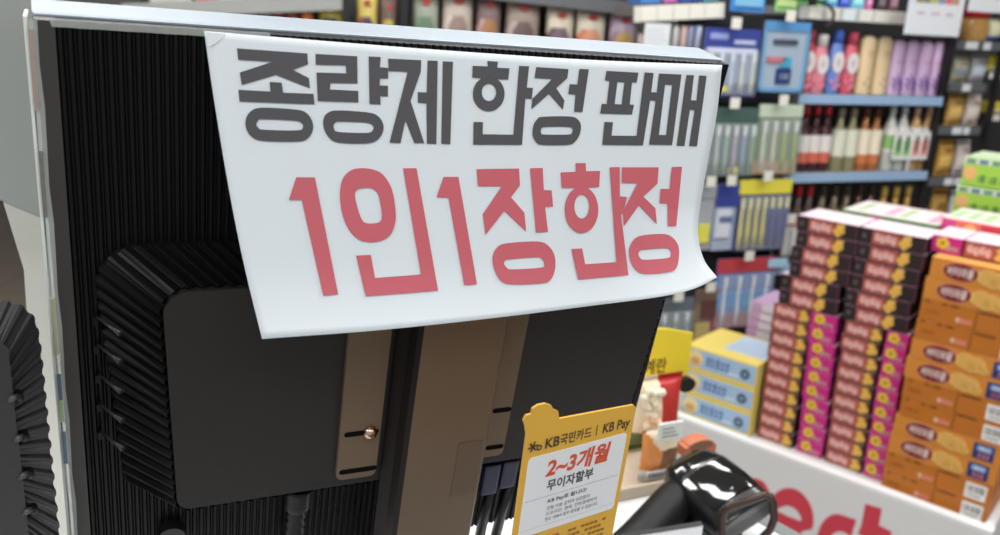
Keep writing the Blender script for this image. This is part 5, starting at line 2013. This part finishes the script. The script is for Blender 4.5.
# ------------------------------------------------------------------ candy wall behind the monitor
def candy_wall():
    R = Run(P(520, 62, 3.5), w((1, .062, .20)) - UP * w((1, .062, .20)).z)
    R.x.normalize()
    R.y = UP.cross(R.x)
    sL, sR = R.at(120, 40)[0], R.at(650, 40)[0]
    z0 = R.at(520, 64)[1]
    t = unit = thing('candy_rack', 'dark rack of snack pouches along the back, seen above the monitor', 'shelving', R.m(0, 0, 0))
    MB().box((sL, .36, 0), (sR, .40, 2.2), mat((72, 68, 68), .6)).build('back_panel', t)
    MB().box((sL, .0, 0), (sR, .35, .12), steel).build('plinth', t)
    for px in (404, 346):
        s = R.at(px, 20)[0]
        MB().box((s - .014, -.01, .12), (s + .014, .03, 2.2), steel, bev=.002).build('upright', t)
    zz = shelf(R, unit, 124, 648, 64, mat((176, 178, 180), .5), pyx=520)
    zu = shelf(R, unit, 410, 648, -7, mat((120, 122, 128), .5), pyx=570, tilt=-math.radians(3.0), strip_h=.05, board=mat((110, 112, 116), .5))
    za = shelf(R, unit, 120, 345, 1, mat((176, 178, 176), .5), pyx=250, tilt=math.radians(5), strip_h=.05, board=mat((130, 130, 126), .5))
    pale_ = (226, 214, 190)
    data = [
        # px0, px1, top y, main colour, lower colour, picture colour, label
        (318, 346, -8, (206, 186, 60), (60, 50, 44), (40, 34, 40), 'yellow and black snack pouch left of the first black upright'),
        (356, 378, -10, (216, 190, 70), (170, 70, 50), (60, 40, 70), 'yellow pouch with purple and red picture between the black uprights'),
        (380, 398, -6, (96, 70, 60), (206, 120, 60), (190, 180, 60), 'brown and orange snack pouch beside the second black upright'),
        (411, 439, -12, (150, 160, 140), (120, 150, 110), (86, 120, 90), 'green snack pouch right of the black upright'),
        (441, 473, -14, (196, 180, 164), (224, 206, 196), (150, 120, 110), 'beige snack pouch with red print beside the green one'),
        (475, 501, -10, (110, 84, 84), (196, 150, 150), (170, 110, 60), 'dark brown pouch with orange picture beside the beige one'),
        (504, 540, -6, (150, 130, 116), (190, 170, 160), (96, 74, 70), 'brown pouch with grey picture in the middle of the rack'),
        (545, 574, 3, pale_, (84, 60, 66), (110, 84, 96), 'cream topped pouch with dark brown lower half'),
        (575, 606, 5, pale_, (224, 116, 76), (232, 150, 110), 'cream topped pouch with orange lower half'),
        (608, 637, 8, (176, 150, 176), (150, 116, 140), (196, 160, 80), 'purple snack pouch with gold picture beside the orange one'),
        (638, 648, 34, (226, 206, 196), (216, 190, 180), (206, 180, 170), 'narrow pale pink pouch at the end of the rack'),
    ]
    for k, (a, b, yt, c1, c2, c3, lb) in enumerate(data):
        off = .07
        s = R.at((a + b) / 2, 30, off)[0]
        W = (R.at(b, 30, off)[0] - R.at(a, 30, off)[0]) * .99
        H = R.at((a + b) / 2, yt, off)[1] - zz
        t = thing('snack_pouch', lb, 'snack pouch', R.m(s, zz + .0006, off), 'snack pouches on the candy rack')
        lift = lambda c: tuple(min(250, int(x * .85 + 48)) for x in c)
        m1, m2, m3 = mat(lift(c1), .35), mat(lift(c2), .38), mat(lift(c3), .4)

        def col(u, v, m1=m1, m2=m2, m3=m3):
            if (u - .5) ** 2 / .09 + (v - .42) ** 2 / .035 < 1:
                return m3
            if v < .50 + .12 * math.sin(u * 5):
                return m2
            return m1
        pillow(MB(), W, H, .07, col, 16, 20).build('pouch', t)
        mb = MB()
        glyph_strokes(mb, -W * .26, H * .12, W * .52, H * .10, 3, -.037, mat((214, 120, 120), .5) if k in (4, 6) else mat((236, 226, 216), .5), k)
        mb.disc((0, H * .80), W * .16, H * .05, -.036, mat((190, 80, 70), .5), 14, -.028)
        mb.build('print', t)
    for k, (a, b, yt, c, lb) in enumerate(((262, 272, 14, (120, 110, 100), 'grey'), (273, 284, 11, (170, 96, 86), 'dull red'), (285, 299, 8, (150, 84, 76), 'brown red'), (300, 314, 4, (206, 120, 66), 'orange'))):
        off = .05
        s = R.at((a + b) / 2, 15, off)[0]
        r = (R.at(b, 15, off)[0] - R.at(a, 15, off)[0]) / 2 * .96
        H = R.at((a + b) / 2, yt, off)[1] - zz
        t = thing('snack_cup', '%s snack cup at the left end of the candy rack' % lb, 'snack cup', R.m(s, zz + .0006, off), 'snack cups')
        MB().lathe([(.001, 0), (r * .78, 0), (r * .98, H * .92), (r, H * .94), (.001, H * .95)], mat(c, .4), n=20).build('cup', t)
        MB().lathe([(.001, H * .945), (r * 1.03, H * .945), (r * 1.03, H), (.001, H)], mat([min(255, x + 50) for x in c], .35), n=20).build('lid', t)
    for k, (a, b, c, lb) in enumerate(((196, 214, (226, 130, 130), 'pink'), (216, 244, (206, 206, 204), 'white'), (246, 262, (190, 196, 190), 'grey'), (150, 192, (214, 210, 204), 'cream'))):
        s = R.at(a, 4, .03)[0]
        s2 = R.at(b, 4, .03)[0]
        t = thing('carton_pack', '%s pack on the pale shelf at the top left' % lb, 'pack', R.m(s, za + .0006 + (R.at(a, 4)[0] - R.at(232, 4)[0]) * math.tan(math.radians(5)), .03, math.radians(5)), 'packs on the pale shelf')
        MB().box((0, 0, .0), (s2 - s, .10, .16), mat(c, .4), bev=.003).build('carton', t)
        MB().box(((s2 - s) * .15, -.001, .04), ((s2 - s) * .85, .0005, .1), mat([max(0, x - 60) for x in c], .4)).build('label', t)


candy_wall()
